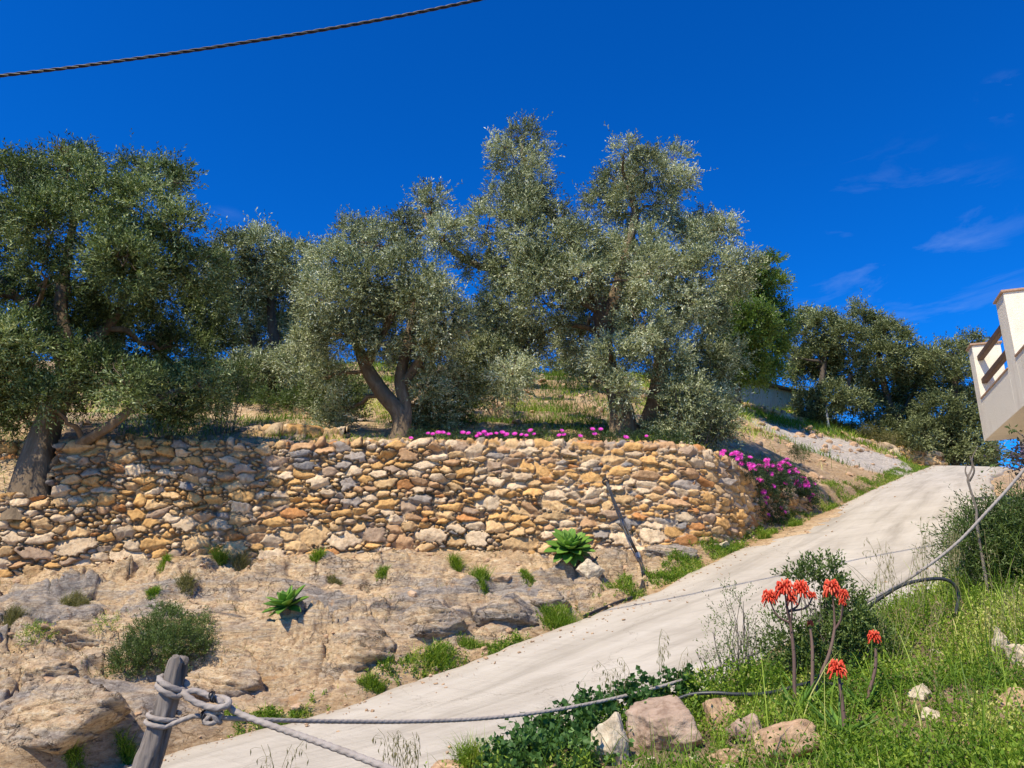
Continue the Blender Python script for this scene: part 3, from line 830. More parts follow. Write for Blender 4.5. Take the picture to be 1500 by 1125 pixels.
# ------------------------------------------------------------------ dry stone walls
PAL = np.array([(0.62,0.37,0.14),(0.62,0.42,0.21),(0.68,0.53,0.35),(0.48,0.30,0.16),(0.50,0.24,0.09),(0.36,0.31,0.26),(0.25,0.235,0.225),(0.60,0.46,0.30),(0.43,0.31,0.21)])
PW = np.array([0.23,0.25,0.15,0.10,0.04,0.035,0.02,0.11,0.065])
def stone_wall(name, base, top, label, seed, res=0.0135, depth=0.060, size=0.72, cap=0.45, batter=0.07, mortar=None, group=None, big_low=True, tone=1.0, cut=None):
    rs = np.random.RandomState(seed)
    nb = 400
    B = catmull(base, nb); Tz = np.interp(np.linspace(0, 1, nb), np.linspace(0, 1, len(top)), [p[2] for p in top]) if len(top) != len(base) else catmull(top, nb)[:, 2]
    ln = np.concatenate([[0], np.cumsum(np.linalg.norm(np.diff(B[:, :2], axis=0), axis=1))])
    LL = ln[-1]
    nS = int(LL/res)
    s = np.linspace(0, LL, nS)
    bx = np.interp(s, ln, B[:, 0]); by = np.interp(s, ln, B[:, 1]); bz = np.interp(s, ln, B[:, 2]) - 0.18; tz = np.interp(s, ln, Tz)
    Hm = (tz-bz).max()
    H = tz-bz
    nH = int((Hm+cap)/res)
    h = np.linspace(0, Hm+cap, nH)
    # nh: nominal height runs with the local height so courses follow the coping
    SS, HH = np.meshgrid(s, h)
    off = (tz-tz.max())[None]           # measured down from the local top
    Hc = HH                             # 0..Hm+cap, top at Hm
    wS = SS + 0.016*fbm(SS*7, Hc*7, seed*1.7, 4, 0.6); wH = Hc + 0.014*fbm(SS*7, Hc*7, seed*1.7+50, 4, 0.6)
    # dart throwing of stones, large ones first
    cand = []
    tot = LL*(Hm+cap)
    seeds = []
    sizes = [(0.54, 0.25, 0.14), (0.38, 0.17, 1.0), (0.31, 0.135, 2.0), (0.24, 0.105, 3.0), (0.16, 0.078, 6), (0.095, 0.052, 14)]
    px = np.zeros(0); py = np.zeros(0); pa = np.zeros(0); pb = np.zeros(0)
    for (a0, b0, dens) in sizes:
        a0 *= size; b0 *= size
        n = int(tot*dens*6/size**2)
        cx = rs.uniform(0, LL, n); cy = rs.uniform(0, Hm+cap, n)
        if a0 > 0.45*size: cy = rs.uniform(0.1, 0.75 if big_low else Hm, n)
        aa = a0*rs.uniform(0.8, 1.2, n)*0.5; bb = b0*rs.uniform(0.75, 1.3, n)*0.5
        for q in range(n):
            if len(px):
                m = np.abs(px-cx[q]) < 0.6
                d = ((np.abs(px[m]-cx[q])/(pa[m]+aa[q]))**2.4 + (np.abs(py[m]-cy[q])/(pb[m]+bb[q]))**2.4)
                if len(d) and d.min() < 0.80: continue
            px = np.append(px, cx[q]); py = np.append(py, cy[q]); pa = np.append(pa, aa[q]); pb = np.append(pb, bb[q])
    n = len(px)
    ang = rs.randn(n)*0.22
    D1 = np.full(SS.shape, 9.0); D2 = np.full(SS.shape, 9.0); ID = np.zeros(SS.shape, int)
    LX = np.zeros(SS.shape); LY = np.zeros(SS.shape)
    nk_ = rs.choice([4, 5, 5, 6], n); a0s = rs.choice([pi/4, pi/2, 0.2, 1.2], n)+rs.randn(n)*0.15; ja = rs.uniform(-0.32, 0.32, (n, 6)); je = rs.uniform(0.78, 1.08, (n, 6))
    for q in range(n):
        i0 = max(0, int((px[q]-pa[q]*2.4)/res)-3); i1 = min(nS, int((px[q]+pa[q]*2.4)/res)+4)
        rr = (Hm+cap)/(nH-1)
        j0 = max(0, int((py[q]-pb[q]*2.6)/rr)-3); j1 = min(nH, int((py[q]+pb[q]*2.6)/rr)+4)
        dx = wS[j0:j1, i0:i1]-px[q]; dy = wH[j0:j1, i0:i1]-py[q]
        ca, sa = cos(ang[q]), sin(ang[q])
        ex = (dx*ca+dy*sa)/pa[q]; ey = (-dx*sa+dy*ca)/pb[q]
        kq = int(nk_[q]); aq = a0s[q]+np.arange(kq)*2*pi/kq+ja[q, :kq]
        d = np.full(ex.shape, -9.0)
        for m_ in range(kq): d = np.maximum(d, (ex*cos(aq[m_])+ey*sin(aq[m_]))/je[q, m_])
        d = np.sqrt(0.72*np.clip(d, 0, 9)**2 + 0.28*(ex*ex+ey*ey))
        a1 = D1[j0:j1, i0:i1]; a2 = D2[j0:j1, i0:i1]
        k = d < a1
        a2[k] = a1[k]; a1[k] = d[k]
        ID[j0:j1, i0:i1][k] = q; LX[j0:j1, i0:i1][k] = ex[k]; LY[j0:j1, i0:i1][k] = ey[k]
        k2 = (~k) & (d < a2); a2[k2] = d[k2]
    mb = np.minimum(pa, pb)[ID]
    edge = np.minimum((D2-D1)*0.5, (1.8-D1)*0.8)*mb     # metres from the joint, roughly
    # stone relief
    t1 = rs.randn(n, 2)*0.018; t1[:, 1] -= 0.006; prot = rs.uniform(-0.022, 0.030, n)
    fa = rs.uniform(0, 2*pi, (n, 3)); fo = rs.uniform(0.25, 0.8, (n, 3)); fs = rs.uniform(0.25, 0.9, (n, 3))
    relief = prot[ID] + t1[ID, 0]*LX + t1[ID, 1]*LY
    cutd = np.zeros(SS.shape)
    for q in range(3):
        pr = LX*np.cos(fa[ID, q])+LY*np.sin(fa[ID, q])
        cutd = np.maximum(cutd, (pr-fo[ID, q])*fs[ID, q]*0.10)
    relief = relief - cutd
    rough = 0.006*fbm(SS*18, Hc*18, seed+2.2, 4, 0.6)+0.010*fbm(SS*5, Hc*7, ID*1.37, 2)
    ins = sstep(0.0, 0.009, edge)
    dome = np.sqrt(np.clip(edge/0.03, 0, 1))*0.005
    mort = 0.0 if mortar is None else mortar(SS/LL, np.clip(Hc/Hm, 0, 1))
    disp = np.where(edge > 0, ins*(depth+relief+dome+rough), 0) + (1-ins)*mort*(depth*0.55) + 0.010*fbm(SS*25, Hc*25, 9, 3)*(1-ins)
    disp += 0.03*fbm(SS*0.7, Hc*0.9, seed+7, 2)
    # fold over the top
    tx = np.gradient(bx, s); ty = np.gradient(by, s); tn = np.hypot(tx, ty); tx /= tn; ty /= tn
    nx, ny = ty, -tx                    # outward (towards the camera side)
    rad_ = 0.05
    over = np.clip(Hc-(Hm-rad_), 0, None)
    phi = np.clip(over/(rad_*pi/2), 0, 1)*pi/2
    flat = np.clip(over-rad_*pi/2, 0, None)
    up = np.minimum(Hc, Hm-rad_) - Hm + rad_*np.sin(phi)
    back = rad_*(1-np.cos(phi)) + flat
    k = np.clip((Hm-Hc)/Hm, 0, 1)
    zz = tz[None]+up
    # squeeze so that short stretches keep their courses but sink below ground at the foot
    zz = np.where(up < 0, tz[None] + up, zz)
    outw = -back + batter*k*Hm + disp*np.cos(phi)
    zz = zz + disp*np.sin(phi)
    X = bx[None]+nx[None]*outw; Y = by[None]+ny[None]*outw
    V = np.stack([X, Y, zz], -1)
    col = PAL[rs.choice(len(PAL), n, p=PW)]*rs.uniform(0.88, 1.16, (n, 1))*np.array([1, 1, 1])
    col = col*tone
    C = col[ID]
    mcol = np.array([0.40, 0.31, 0.22])*tone
    mcol_d = np.array([0.15, 0.11, 0.07])*tone
    mk = np.clip(mort, 0, 1)[..., None] if mortar is not None else 0.0
    C = C*ins[..., None] + (mcol*mk + mcol_d*(1-mk))*(1-ins[..., None])
    ii = np.arange(nH-1)[:, None]*nS; jj = np.arange(nS-1)[None]
    Fq = np.stack([ii+jj, ii+jj+1, ii+nS+jj+1, ii+nS+jj], -1).reshape(-1, 4)
    # drop the part sunk deep in the ground
    zc = (zz[:-1, :-1] - bz[None, :-1] > -0.05).reshape(-1)
    if cut is not None:
        zc &= ~cut(X, Y, zz, ID, px, py)[:-1, :-1].reshape(-1)
    o = mesh_np(name, V.reshape(-1, 3), Fq[zc], M['wallstone'], None, True, attrs={'col': C.reshape(-1, 3)})
    tag(o, label, 'wall', group)
    return o
def mort_main(s, h):
    m = 0.15+0.65*sstep(0.50, 0.62, s+0.12*h-0.05)
    return np.clip(m + 0.5*fbm(s*14, h*3, 4.4, 3), 0, 0.95)
# densify the main wall's profile
mb_ = []; mt_ = []
us = [-200,-60,20,55,70,84,92,130,250,350,450,560,700,800,900,960,1000,1025,1048,1066,1082,1095,1104,1112,1130,1150,1170,1188]
bu = [p[0] for p in WALL_BASE]
tops = {-200:650,-60:650,20:650,55:650,70:650,84:650,92:650,130:646,250:647,350:650,450:650,560:648,700:648,800:650,900:650,960:651,1000:653,1025:657,1048:662,1066:670,1082:679,1095:689,1104:695,1112:700,1130:707,1150:716,1170:728,1188:742}
for u in us:
    v = np.interp(u, bu, [p[1] for p in WALL_BASE]); Y = np.interp(u, bu, [p[2] for p in WALL_BASE])
    # smooth Y along the catmull by using its interpolation
    mb_.append(at(u, v, Y)); mt_.append(at(u, tops[u], Y))
_xn = at(86, 660, 11.4)[0]; _zn = at(70, 722, 11.4)[2]; _zl = at(-60, 748, 11.2)[2]
def notch(X, Y, Z, ID, px, py):
    # stones left of the olive's foot stop at a lower course
    jit = np.sin(ID*12.9898)*0.06
    return (X + jit < _xn + 0.25*np.clip(_zn+0.5-Z, -0.3, 0)) & (Z > _zl + (_zn-_zl)*np.clip((X-(_xn-1.5))/1.5, 0, 1) + jit)
stone_wall('stone_wall', mb_, mt_, 'long rubble retaining wall of ochre and grey stones above the rock slope', 3, mortar=mort_main, cut=notch)
stone_wall('stone_wall', [at(-260,735,12.3), at(-120,728,12.5), at(0,722,12.7), at(60,716,12.75), at(100,700,12.8)],
           [at(-260,648,12.3), at(-120,648,12.5), at(0,650,12.7), at(60,652,12.75), at(100,655,12.8)],
           'short shaded stone wall behind the trunk of the big left olive', 8, res=0.02, size=1.25)

# ------------------------------------------------------------------ leaves, blades, trees
def unit(v): return v/(np.linalg.norm(v, axis=-1, keepdims=True)+1e-9)
def leaves(rs, B, D, ln, w, curl=0.12):
    """one bent lozenge per leaf: B base points, D directions"""
    n = len(B)
    D = unit(D)
    s = unit(np.cross(D, rs.randn(n, 3)))
    nn = np.cross(s, D)
    ln = (np.zeros(n)+ln)[:, None]; w = (np.zeros(n)+w)[:, None]
    V = np.stack([B, B+D*ln*0.5+s*w/2+nn*ln*curl, B+D*ln, B+D*ln*0.5-s*w/2+nn*ln*curl], 1)
    return V.reshape(-1, 3)
def quads(n): return np.arange(n*4).reshape(-1, 4)
def shoots(rs, P, D, L, nl, ll, lw, splay=0.9, droop=0.15):
    """leafy shoots: pairs of leaves along a bending twig"""
    n = len(P)
    t = (np.arange(nl)+0.6)/nl
    D = unit(D)
    L = (np.zeros(n)+L)[:, None, None]
    pos = P[:, None] + D[:, None]*L*t[None, :, None]
    pos[..., 2] -= (droop*L[..., 0]*t[None]**2)
    side = unit(np.cross(D, rs.randn(n, 3)))
    side2 = np.cross(D, side)
    al = (np.arange(nl)*2.4)[None]+rs.uniform(0, 6, (n, 1))
    lat = side[:, None]*np.cos(al)[..., None]+side2[:, None]*np.sin(al)[..., None]
    d = D[:, None]*(1.0) + lat*splay + rs.randn(n, nl, 3)*0.25
    m = n*nl
    return leaves(rs, pos.reshape(-1, 3), d.reshape(-1, 3), ll*rs.uniform(0.65, 1.2, m), lw*rs.uniform(0.7, 1.2, m))
def crown_np(rs, clumps, dens=1.0, nl=12, ll=0.072, lw=0.023, sl=0.30, up=0.35, gap=0.10, tint0=0.42, tintv=0.22, seed=0.0, droop=0.15, flat=0.85, shrink=1.0):
    Vs = []; Ts = []
    for (c, r) in clumps:
        r = r*shrink
        n = int(dens*1000*r*r + 8)
        dr = unit(rs.randn(n, 3)); dr[:, 2] = dr[:, 2]*1.0
        rr = r*(0.42+0.55*rs.rand(n)**0.5)
        P = c + dr*rr[:, None]*np.array([1, 1, flat])
        g = fbm(P[:, 0]*1.9, P[:, 1]*1.9, P[:, 2]*1.9+seed, 2)
        k = g > -0.32+gap
        P = P[k]; dr = dr[k]; n = len(P)
        if n == 0: continue
        D = dr*0.75 + np.array([0, 0, up]) + rs.randn(n, 3)*0.38
        L = sl*rs.uniform(0.5, 1.35, n)*np.where(rs.rand(n) < 0.07, 1.7, 1.0)
        V = shoots(rs, P, D, L, nl, ll, lw, droop=droop)
        tone = tint0 + tintv*fbm(P[:, 0]*1.3, P[:, 1]*1.3, P[:, 2]*1.3+seed+4, 3) + rs.randn(n)*0.12 + rs.randn()*0.07
        T = np.repeat(tone, nl) + rs.randn(n*nl)*0.20
        Vs.append(V); Ts.append(T)
    return np.vstack(Vs), np.clip(np.concatenate(Ts), 0, 1)
def wander(rs, a, b, n=7, amp=0.12, sag=0.0):
    t = np.linspace(0, 1, n)[:, None]
    L = np.linalg.norm(b-a)
    P = a*(1-t)+b*t
    w = np.cumsum(rs.randn(n, 3), 0)*amp*L/n**0.5*0.5
    w -= w[0]*(1-t)+w[-1]*t
    P = P + w
    P[:, 2] -= sag*L*4*(t*(1-t))[:, 0]
    return P
def px_clumps(rs, lst, Y, spread, zone=None):
    out = []
    for c in lst:
        u, v, r = c[:3]
        dy = c[3] if len(c) > 3 else rs.uniform(-1, 1)*spread
        if zone and len(c) <= 3:
            for (zu, zv, zr, zd) in zone:
                if math.hypot(u-zu, (v-zv)) < zr: dy = zd + rs.uniform(-.3, .3)
        y = Y+dy
        out.append((at(u, v, y), pxsize(r, y)))
    return out
def tree(name, label, base, trunks, clumps, seed, leafm, barkm, group=None, dens=1.0, twigs=7, brr=0.05, **kw):
    """trunks: list of (points, radii) in world; clumps: [(centre, radius)]"""
    rs = np.random.RandomState(seed)
    root = empty(name, base, label, 'tree', group)
    tb = MB(); nodes = []
    for (P, R) in trunks:
        n = 26
        Pc = catmull(P, n); Rc = np.interp(np.linspace(0, 1, n), np.linspace(0, 1, len(R)), R)
        tb.tube(Pc, Rc, 18, lump=0.13, lobes=3, twist=2.2, seed=seed)
        for q in range(n//3, n): nodes.append((Pc[q], Rc[q]))
    tb.build('trunk', barkm, root)
    bb = MB()
    top = np.mean([P[-1] for P, R in trunks], axis=0)
    order = sorted(range(len(clumps)), key=lambda i: np.linalg.norm(clumps[i][0]-top))
    for i in order:
        c, r = clumps[i]
        best = min(nodes, key=lambda nd: np.linalg.norm(nd[0]-c) + (0.6 if nd[0][2] > c[2]+0.2 else 0) + 0.5*max(0, 0.04-nd[1])*20)
        a, ra = best
        Lb = np.linalg.norm(c-a)
        r0 = min(ra*0.75, 0.022+0.028*Lb*brr/0.05)
        P = wander(rs, a, c, 8, 0.25, -0.05)
        R = np.linspace(r0, max(0.010, r0*0.35), 8)
        bb.tube(P, R, 7, 0.08, 2, 2, seed, cap=False)
        for q in range(3, 8): nodes.append((P[q], R[q]))
        for q in range(twigs):
            d = unit(rs.randn(3)+np.array([0, 0, 0.3]))
            e = c + d*r*0.85
            st = P[rs.randint(4, 8)]
            Q = wander(rs, st, e, 5, 0.3)
            bb.tube(Q, np.linspace(max(0.007, R[-1]*0.7), 0.004, 5), 4, 0, cap=False)
    bb.build('branches', barkm, root)
    V, T = crown_np(rs, clumps, dens, seed=float(seed), shrink=0.80, **kw)
    mesh_np('crown', V, quads(len(V)//4), leafm, root, False, face_attrs={'tint': T})
    return root

OG = None
def trunk_px(pts, Y):
    """(u, v, radius px[, dy])"""
    P = []; R = []
    for p in pts:
        y = Y + (p[3] if len(p) > 3 else 0)
        P.append(at(p[0], p[1], y)); R.append(pxsize(p[2], y))
    return (np.array(P), R)
rs0 = np.random.RandomState(5)

# big olive at the left, rooted in the notch of the wall
Y1 = 11.55
c1 = [(100,255,50),(60,262,46),(15,262,50),(150,285,50),(235,262,36),(210,305,52),(262,268,24),(-40,300,55),(75,330,62),(150,360,62),(225,370,55),(262,330,34),(290,395,42),
      (0,370,60),(30,445,55),(180,430,62),(250,440,60),(305,450,38),(-60,420,60),(0,515,55),(135,500,40,0.7),(200,500,62),(270,520,52),(318,495,28),(20,565,45),(100,560,34,0.6),(180,560,48),(245,580,45),
      (292,560,34),(30,612,30,0.6),(135,590,24),(-70,540,60),(-40,600,40),(120,235,30),(195,250,24),(90,215,18),(190,580,26,-0.3),(50,300,50,-1.2),(35,485,42,-0.5),(150,545,46,-0.4),(62,565,26,-0.7),(135,470,34,0.4),(5,560,44,0.0),(60,400,36,-0.9),(125,520,30,-0.5),(265,600,26,0.0),(310,590,24,0.2),(180,390,58,-1.4),(100,440,44,1.4),(300,560,30,-0.3),(20,500,50,-1.0), (60,590,26,-0.7)]
t1 = [trunk_px([(42,765,40,0.0),(48,722,27,0.0),(58,670,22,0.05),(70,620,18,0.1),(92,570,15,0.1),(97,520,13,0.1),(90,450,10,0.1),(98,380,7,0.1),(110,310,5,0.1)], Y1),
      trunk_px([(66,700,13,0.1),(98,664,8.5,0.0),(125,645,7.5,-0.1),(160,625,6.5,-0.2),(205,592,5.5,-0.2),(250,575,4,0.0),(290,565,3,0.2)], Y1),
      trunk_px([(95,575,12,0.1),(120,520,9,0.2),(170,460,7,0.3),(205,380,5,0.3)], Y1),
      trunk_px([(95,540,10,0.1),(60,470,8,-0.1),(20,430,6,-0.2),(-20,380,4,-0.2)], Y1)]
tree('olive_tree', 'tall dark olive with forked trunk rooted beside the left end of the wall', at(55,722,Y1), t1, px_clumps(rs0, c1, Y1, 1.3, [(245,480,75,1.5),(200,340,80,-1.0),(290,570,50,0.6)]), 11, M['olive_dark'], M['bark'], dens=3.0, ll=0.072, lw=0.0225, gap=0.08, tint0=0.46, tintv=0.35)

# twisted olive above the middle of the wall
Y3 = 13.5
c3 = [(520,350,34),(560,360,38),(490,385,40),(535,415,56),(595,400,48),(635,425,40),(468,440,36),(655,465,40),(498,490,46),(590,470,56),(452,505,30),(645,525,44),(480,555,32),
      (620,570,40),(672,560,32,0.6),(640,610,32,0.7),(600,520,40,0.8),(545,470,40,0.7),(690,500,26),(505,335,18),(545,335,20),(500,600,24,0.8),(610,440,44,-0.9),(560,505,26,-0.5),(612,505,28,-0.5),(530,490,26,-0.5),(640,500,30,-0.4),(520,440,44,-0.8),(480,620,20,0.8)]
t3 = [trunk_px([(580,655,15),(590,628,14),(584,602,12),(562,577,11),(541,548,10),(528,520,8),(520,480,6),(530,430,6),(540,390,4)], Y3),
      trunk_px([(592,640,10),(595,600,9),(587,560,9),(590,530,8,0.1),(600,490,7,0.2),(610,440,5,0.2)], Y3),
      trunk_px([(536,535,8),(555,500,6,-0.2),(575,460,5,-0.3)], Y3),
      trunk_px([(592,560,7),(620,520,6),(645,490,4)], Y3)]
tree('olive_tree', 'olive with a pale twisted leaning trunk above the middle of the wall', at(588,640,Y3), t3, px_clumps(rs0, c3, Y3, 1.1, [(590,520,50,0.9),(550,420,60,-0.8)]), 13, M['olive'], M['bark'], dens=2.7, ll=0.072, lw=0.0225, gap=0.12, tint0=0.45, tintv=0.35)

# the tallest olive
Y4 = 14.6
c4 = [(765,200,30),(755,235,40),(780,270,36),(735,215,20),(790,225,16),(735,295,34),(770,300,36),(715,330,40),(800,300,26),
      (915,225,26),(905,265,36),(945,250,38),(988,232,26),(995,265,24),(925,300,46),(880,300,32),(975,300,32),
      (780,345,60),(845,365,56),(760,395,56),(700,395,36),(650,345,34),(618,305,30),(635,290,18),(590,330,22),(600,360,20),(815,325,34),
      (930,372,62),(1000,358,50),(1030,335,30),(1058,338,24),(1035,395,46),(1085,390,30),(1075,420,26),(1000,320,26),
      (800,445,52,-0.9),(735,455,48),(872,452,40),(955,450,66),(1030,465,45),(850,500,40,1.3),(900,410,50,0.9),(790,400,50,-1.2),(850,405,44,-1.3),(960,400,50,-1.1),
      (715,515,44),(750,550,34),(895,520,42,-1.0),(965,520,56),(1035,535,48),(1002,600,44),(1045,590,34),(905,575,30,-1.0),(860,560,26),(775,505,34),(940,480,46,-1.2),(1010,440,40,-1.0),
      (985,635,26),(1040,630,26),(1085,520,20),(700,560,22)]
t4 = [trunk_px([(915,668,28,-0.2),(912,632,22,-0.2),(910,600,17,-0.1),(900,560,14),(888,515,12),(880,470,11),(872,420,9),(850,370,8),(820,330,7),(785,280,5),(765,225,3)], Y4),
      trunk_px([(935,668,26,-0.2),(948,632,18,-0.15),(960,590,13,-0.3),(967,550,12,-0.5),(971,512,11,-0.6)], Y4),
      trunk_px([(885,480,11),(905,420,9),(920,360,8),(930,310,6),(915,260,4)], Y4),
      trunk_px([(880,500,10),(930,455,9,0.3),(985,400,7,0.4),(1040,370,5,0.4)], Y4),
      trunk_px([(872,440,9),(820,420,7,-0.2),(760,400,6,-0.2),(690,385,5,0),(630,340,4,0)], Y4)]
tree('olive_tree', 'tallest silvery olive with several towers of foliage behind the pink flowers', at(915,650,Y4), t4, px_clumps(rs0, c4, Y4, 1.2, [(875,480,50,1.3),(780,370,70,-1.0),(960,350,60,0.2),(980,540,50,-0.8)]), 17, M['olive'], M['bark'], dens=2.9, ll=0.074, lw=0.023, gap=0.13, tint0=0.46, tintv=0.35)

# the others, farther up the slope
Y2 = 19.5
c2 = [(340,370,34),(385,362,38),(430,385,40),(358,420,46),(410,435,52),(462,420,32),(342,475,38),(400,495,48),(365,545,38),(440,535,42),(325,420,26),(310,380,18),(415,575,30),(460,480,36)]
t2 = [trunk_px([(405,632,14),(400,590,11),(410,540,9),(400,480,7),(395,420,5)], Y2), trunk_px([(405,570,8),(370,500,6),(350,430,4)], Y2), trunk_px([(408,560,8),(445,500,6),(440,430,4)], Y2)]
tree('olive_tree', 'rounded grey green olive farther back between the left tree and the twisted trunk', at(405,612,Y2), t2, px_clumps(rs0, c2, Y2, 1.4), 19, M['olive'], M['bark_dark'], dens=2.4, nl=10, ll=0.10, lw=0.034, sl=0.36, gap=0.04, tint0=0.52, tintv=0.3)

Y9 = 21.5
c9 = [(690,475,30),(720,460,26),(750,480,32),(705,520,34),(745,525,34),(775,500,24),(680,550,30),(720,560,30),(660,500,26),(800,480,16),(830,500,28),(850,530,26)]
t9 = [trunk_px([(722,620,9),(720,580,8),(725,530,6),(722,480,4)], Y9)]
tree('olive_tree', 'small grey olive higher on the slope between the twisted and the tallest olives', at(722,600,Y9), t9, px_clumps(rs0, c9, Y9, 1.2), 53, M['olive'], M['bark_dark'], dens=1.6, nl=10, ll=0.10, lw=0.034, sl=0.36, gap=0.02, tint0=0.40)

Y5 = 26.5
c5 = [(1128,392,20),(1137,415,14),(1110,420,26),(1085,440,36),(1060,470,34),(1100,475,44),(1132,460,28),(1080,515,36),(1125,505,30),(1100,545,30),(1060,540,28),(1130,545,18),(1095,405,16),(1148,480,14)]
t5 = [trunk_px([(1078,590,8),(1077,560,7),(1082,520,6),(1092,470,5),(1110,420,3)], Y5), trunk_px([(1080,540,5),(1110,510,4),(1130,480,3)], Y5)]
tree('carob_tree', 'bright green bushy tree beside the grey metal shed', at(1078,575,Y5), t5, px_clumps(rs0, c5, Y5, 1.3), 23, M['green'], M['bark_dark'], dens=1.6, nl=10, ll=0.13, lw=0.050, sl=0.42, gap=0.0, tint0=0.42, tintv=0.3)

Y6 = 30.0
c6 = [(1180,468,18),(1205,480,30),(1238,492,26),(1172,490,12),(1200,525,38),(1238,540,36),(1175,545,24),(1215,585,30),(1185,590,24),(1250,590,22),(1195,615,18),(1160,520,12)]
t6 = [trunk_px([(1195,640,6),(1198,600,5),(1205,550,4),(1210,500,3)], Y6), trunk_px([(1198,610,4),(1235,580,3),(1245,550,2.5)], Y6)]
tree('olive_tree', 'dark olive standing just right of the grey shed', at(1195,628,Y6), t6, px_clumps(rs0, c6, Y6, 1.3), 29, M['olive_far'], M['bark_dark'], dens=1.4, nl=9, ll=0.14, lw=0.048, sl=0.42, gap=0.08, tint0=0.42, tintv=0.3)
Y7 = 31.0
c7 = [(1262,465,14),(1280,480,22),(1303,492,26),(1325,505,18),(1275,500,14),(1290,525,30),(1335,535,32),(1300,565,36),(1345,580,36),(1270,575,18),(1285,605,24),(1362,530,24),(1330,615,30),(1258,450,9)]
t7 = [trunk_px([(1318,668,6),(1312,620,6),(1300,585,5),(1290,540,4),(1285,495,3)], Y7), trunk_px([(1312,620,4),(1340,570,3.5),(1350,530,3)], Y7)]
tree('olive_tree', 'dark olive with a thin leaning trunk on the ridge, second from the house', at(1318,650,Y7), t7, px_clumps(rs0, c7, Y7, 1.3), 31, M['olive_far'], M['bark_dark'], dens=1.4, nl=9, ll=0.14, lw=0.048, sl=0.42, gap=0.10, tint0=0.38, tintv=0.3)
Y8 = 29.5
c8 = [(1395,518,24),(1428,502,14),(1415,495,8),(1410,550,32),(1380,560,26),(1430,585,26),(1375,605,38),(1415,625,34),(1350,635,26),(1390,650,30),(1435,655,24),(1440,620,18),(1455,672,12),(1365,520,16)]
t8 = [trunk_px([(1400,690,6),(1398,650,6),(1395,600,5),(1400,555,4),(1400,520,3)], Y8), trunk_px([(1398,640,4),(1425,600,3),(1430,570,3)], Y8)]
tree('olive_tree', 'dark olive at the crest of the track, next to the white house', at(1400,678,Y8), t8, px_clumps(rs0, c8, Y8, 1.2), 37, M['olive_far'], M['bark_dark'], dens=1.4, nl=9, ll=0.13, lw=0.046, sl=0.40, gap=0.06, tint0=0.40, tintv=0.3)

def bush(name, label, clumps, seed, leafm, group=None, cat='shrub', stems=True, **kw):
    rs = np.random.RandomState(seed)
    cx = np.mean([c[0][0] for c in clumps]); cy = np.mean([c[0][1] for c in clumps])
    root = empty(name, (cx, cy, gz(cx, cy)), label, cat, group)
    base = np.array([cx, cy, gz(cx, cy)-0.05])
    if stems:
        b = MB()
        for (c, r) in clumps:
            for q in range(5):
                e = c + unit(rs.randn(3)+np.array([0, 0, .4]))*r*0.8
                s = base + np.array([(c[0]-cx)*0.5+rs.randn()*0.05*r, (c[1]-cy)*0.5+rs.randn()*0.05*r, 0])
                s[2] = gz(s[0], s[1])-0.03
                b.tube(wander(rs, s, e, 6, 0.2), np.linspace(0.012, 0.004, 6)*max(0.4, min(1.5, r/0.4)), 4, cap=False)
        b.build('stems', M['twig'], root)
    V, T = crown_np(rs, clumps, seed=float(seed), **kw)
    mesh_np('foliage', V, quads(len(V)//4), leafm, root, False, face_attrs={'tint': T})
    return root
# low olive scrub and bushes on the terraces
def pc(l, Y, sp=0.3): return px_clumps(rs0, l, Y, sp)
bush('olive_shrub', 'low olive scrub under the twisted olive, left of its trunk', pc([(480,590,30),(505,575,28),(460,610,18),(520,610,20)], 15.6, 0.5), 41, M['olive_dark'], dens=1.8, gap=0.0)
bush('olive_shrub', 'low olive scrub to the right of the twisted trunk', pc([(640,610,26),(665,590,28),(650,570,26),(620,620,18),(690,575,18)], 15.0, 0.4), 42, M['olive_dark'], dens=1.8, gap=0.0)
bush('olive_shrub', 'bushy olive suckers at the foot of the tallest olive, on its right', pc([(985,615,32),(1015,640,22),(1030,605,30),(965,640,20),(1055,620,24),(1000,580,30)], 13.9, 0.3), 43, M['olive'], dens=2.0, gap=0.0, tint0=0.42)
bush('olive_shrub', 'thin pale bush hanging between the twisted and the tallest olives', pc([(735,590,18),(715,565,20),(760,570,16),(730,545,18)], 16.5, 0.3), 44, M['olive'], dens=1.2, gap=0.1)
bush('green_bush', 'fresh green bush under the left olive near the wall top', pc([(330,560,26),(310,575,20),(360,555,20),(340,590,16)], 14.0, 0.3), 45, M['shrub'], dens=1.8, ll=0.05, lw=0.02, gap=0.0, tint0=0.5)
bush('green_bush', 'dark bush in shade behind the left end of the wall', pc([(445,590,26),(420,600,22),(400,585,24),(385,600,18)], 17.5, 0.3), 46, M['shrub'], dens=1.3, gap=0.0, ll=0.07, lw=0.026, tint0=0.25)
bush('green_bush', 'far olive bush on the skyline behind the tallest olive', pc([(845,530,22),(820,545,20),(870,545,24),(800,540,12)], 27.5, 0.8), 47, M['olive_far'], dens=0.8, ll=0.13, lw=0.045, nl=9, gap=0.0)
bush('green_bush', 'brown and green scrub below the shed by the gravel track', pc([(1270,640,16),(1290,645,18),(1310,650,16),(1255,650,12),(1330,660,14)], 29, 0.5), 48, M['drygrass'], dens=0.8, ll=0.10, lw=0.03, nl=9, gap=0.0, tint0=0.2)
bush('green_bush', 'small round green bush on the ochre bank', pc([(1168,662,10),(1176,664,8)], 18.6, 0.1), 49, M['shrub'], dens=4.0, ll=0.05, lw=0.012, sl=0.16, nl=8, gap=0.0)

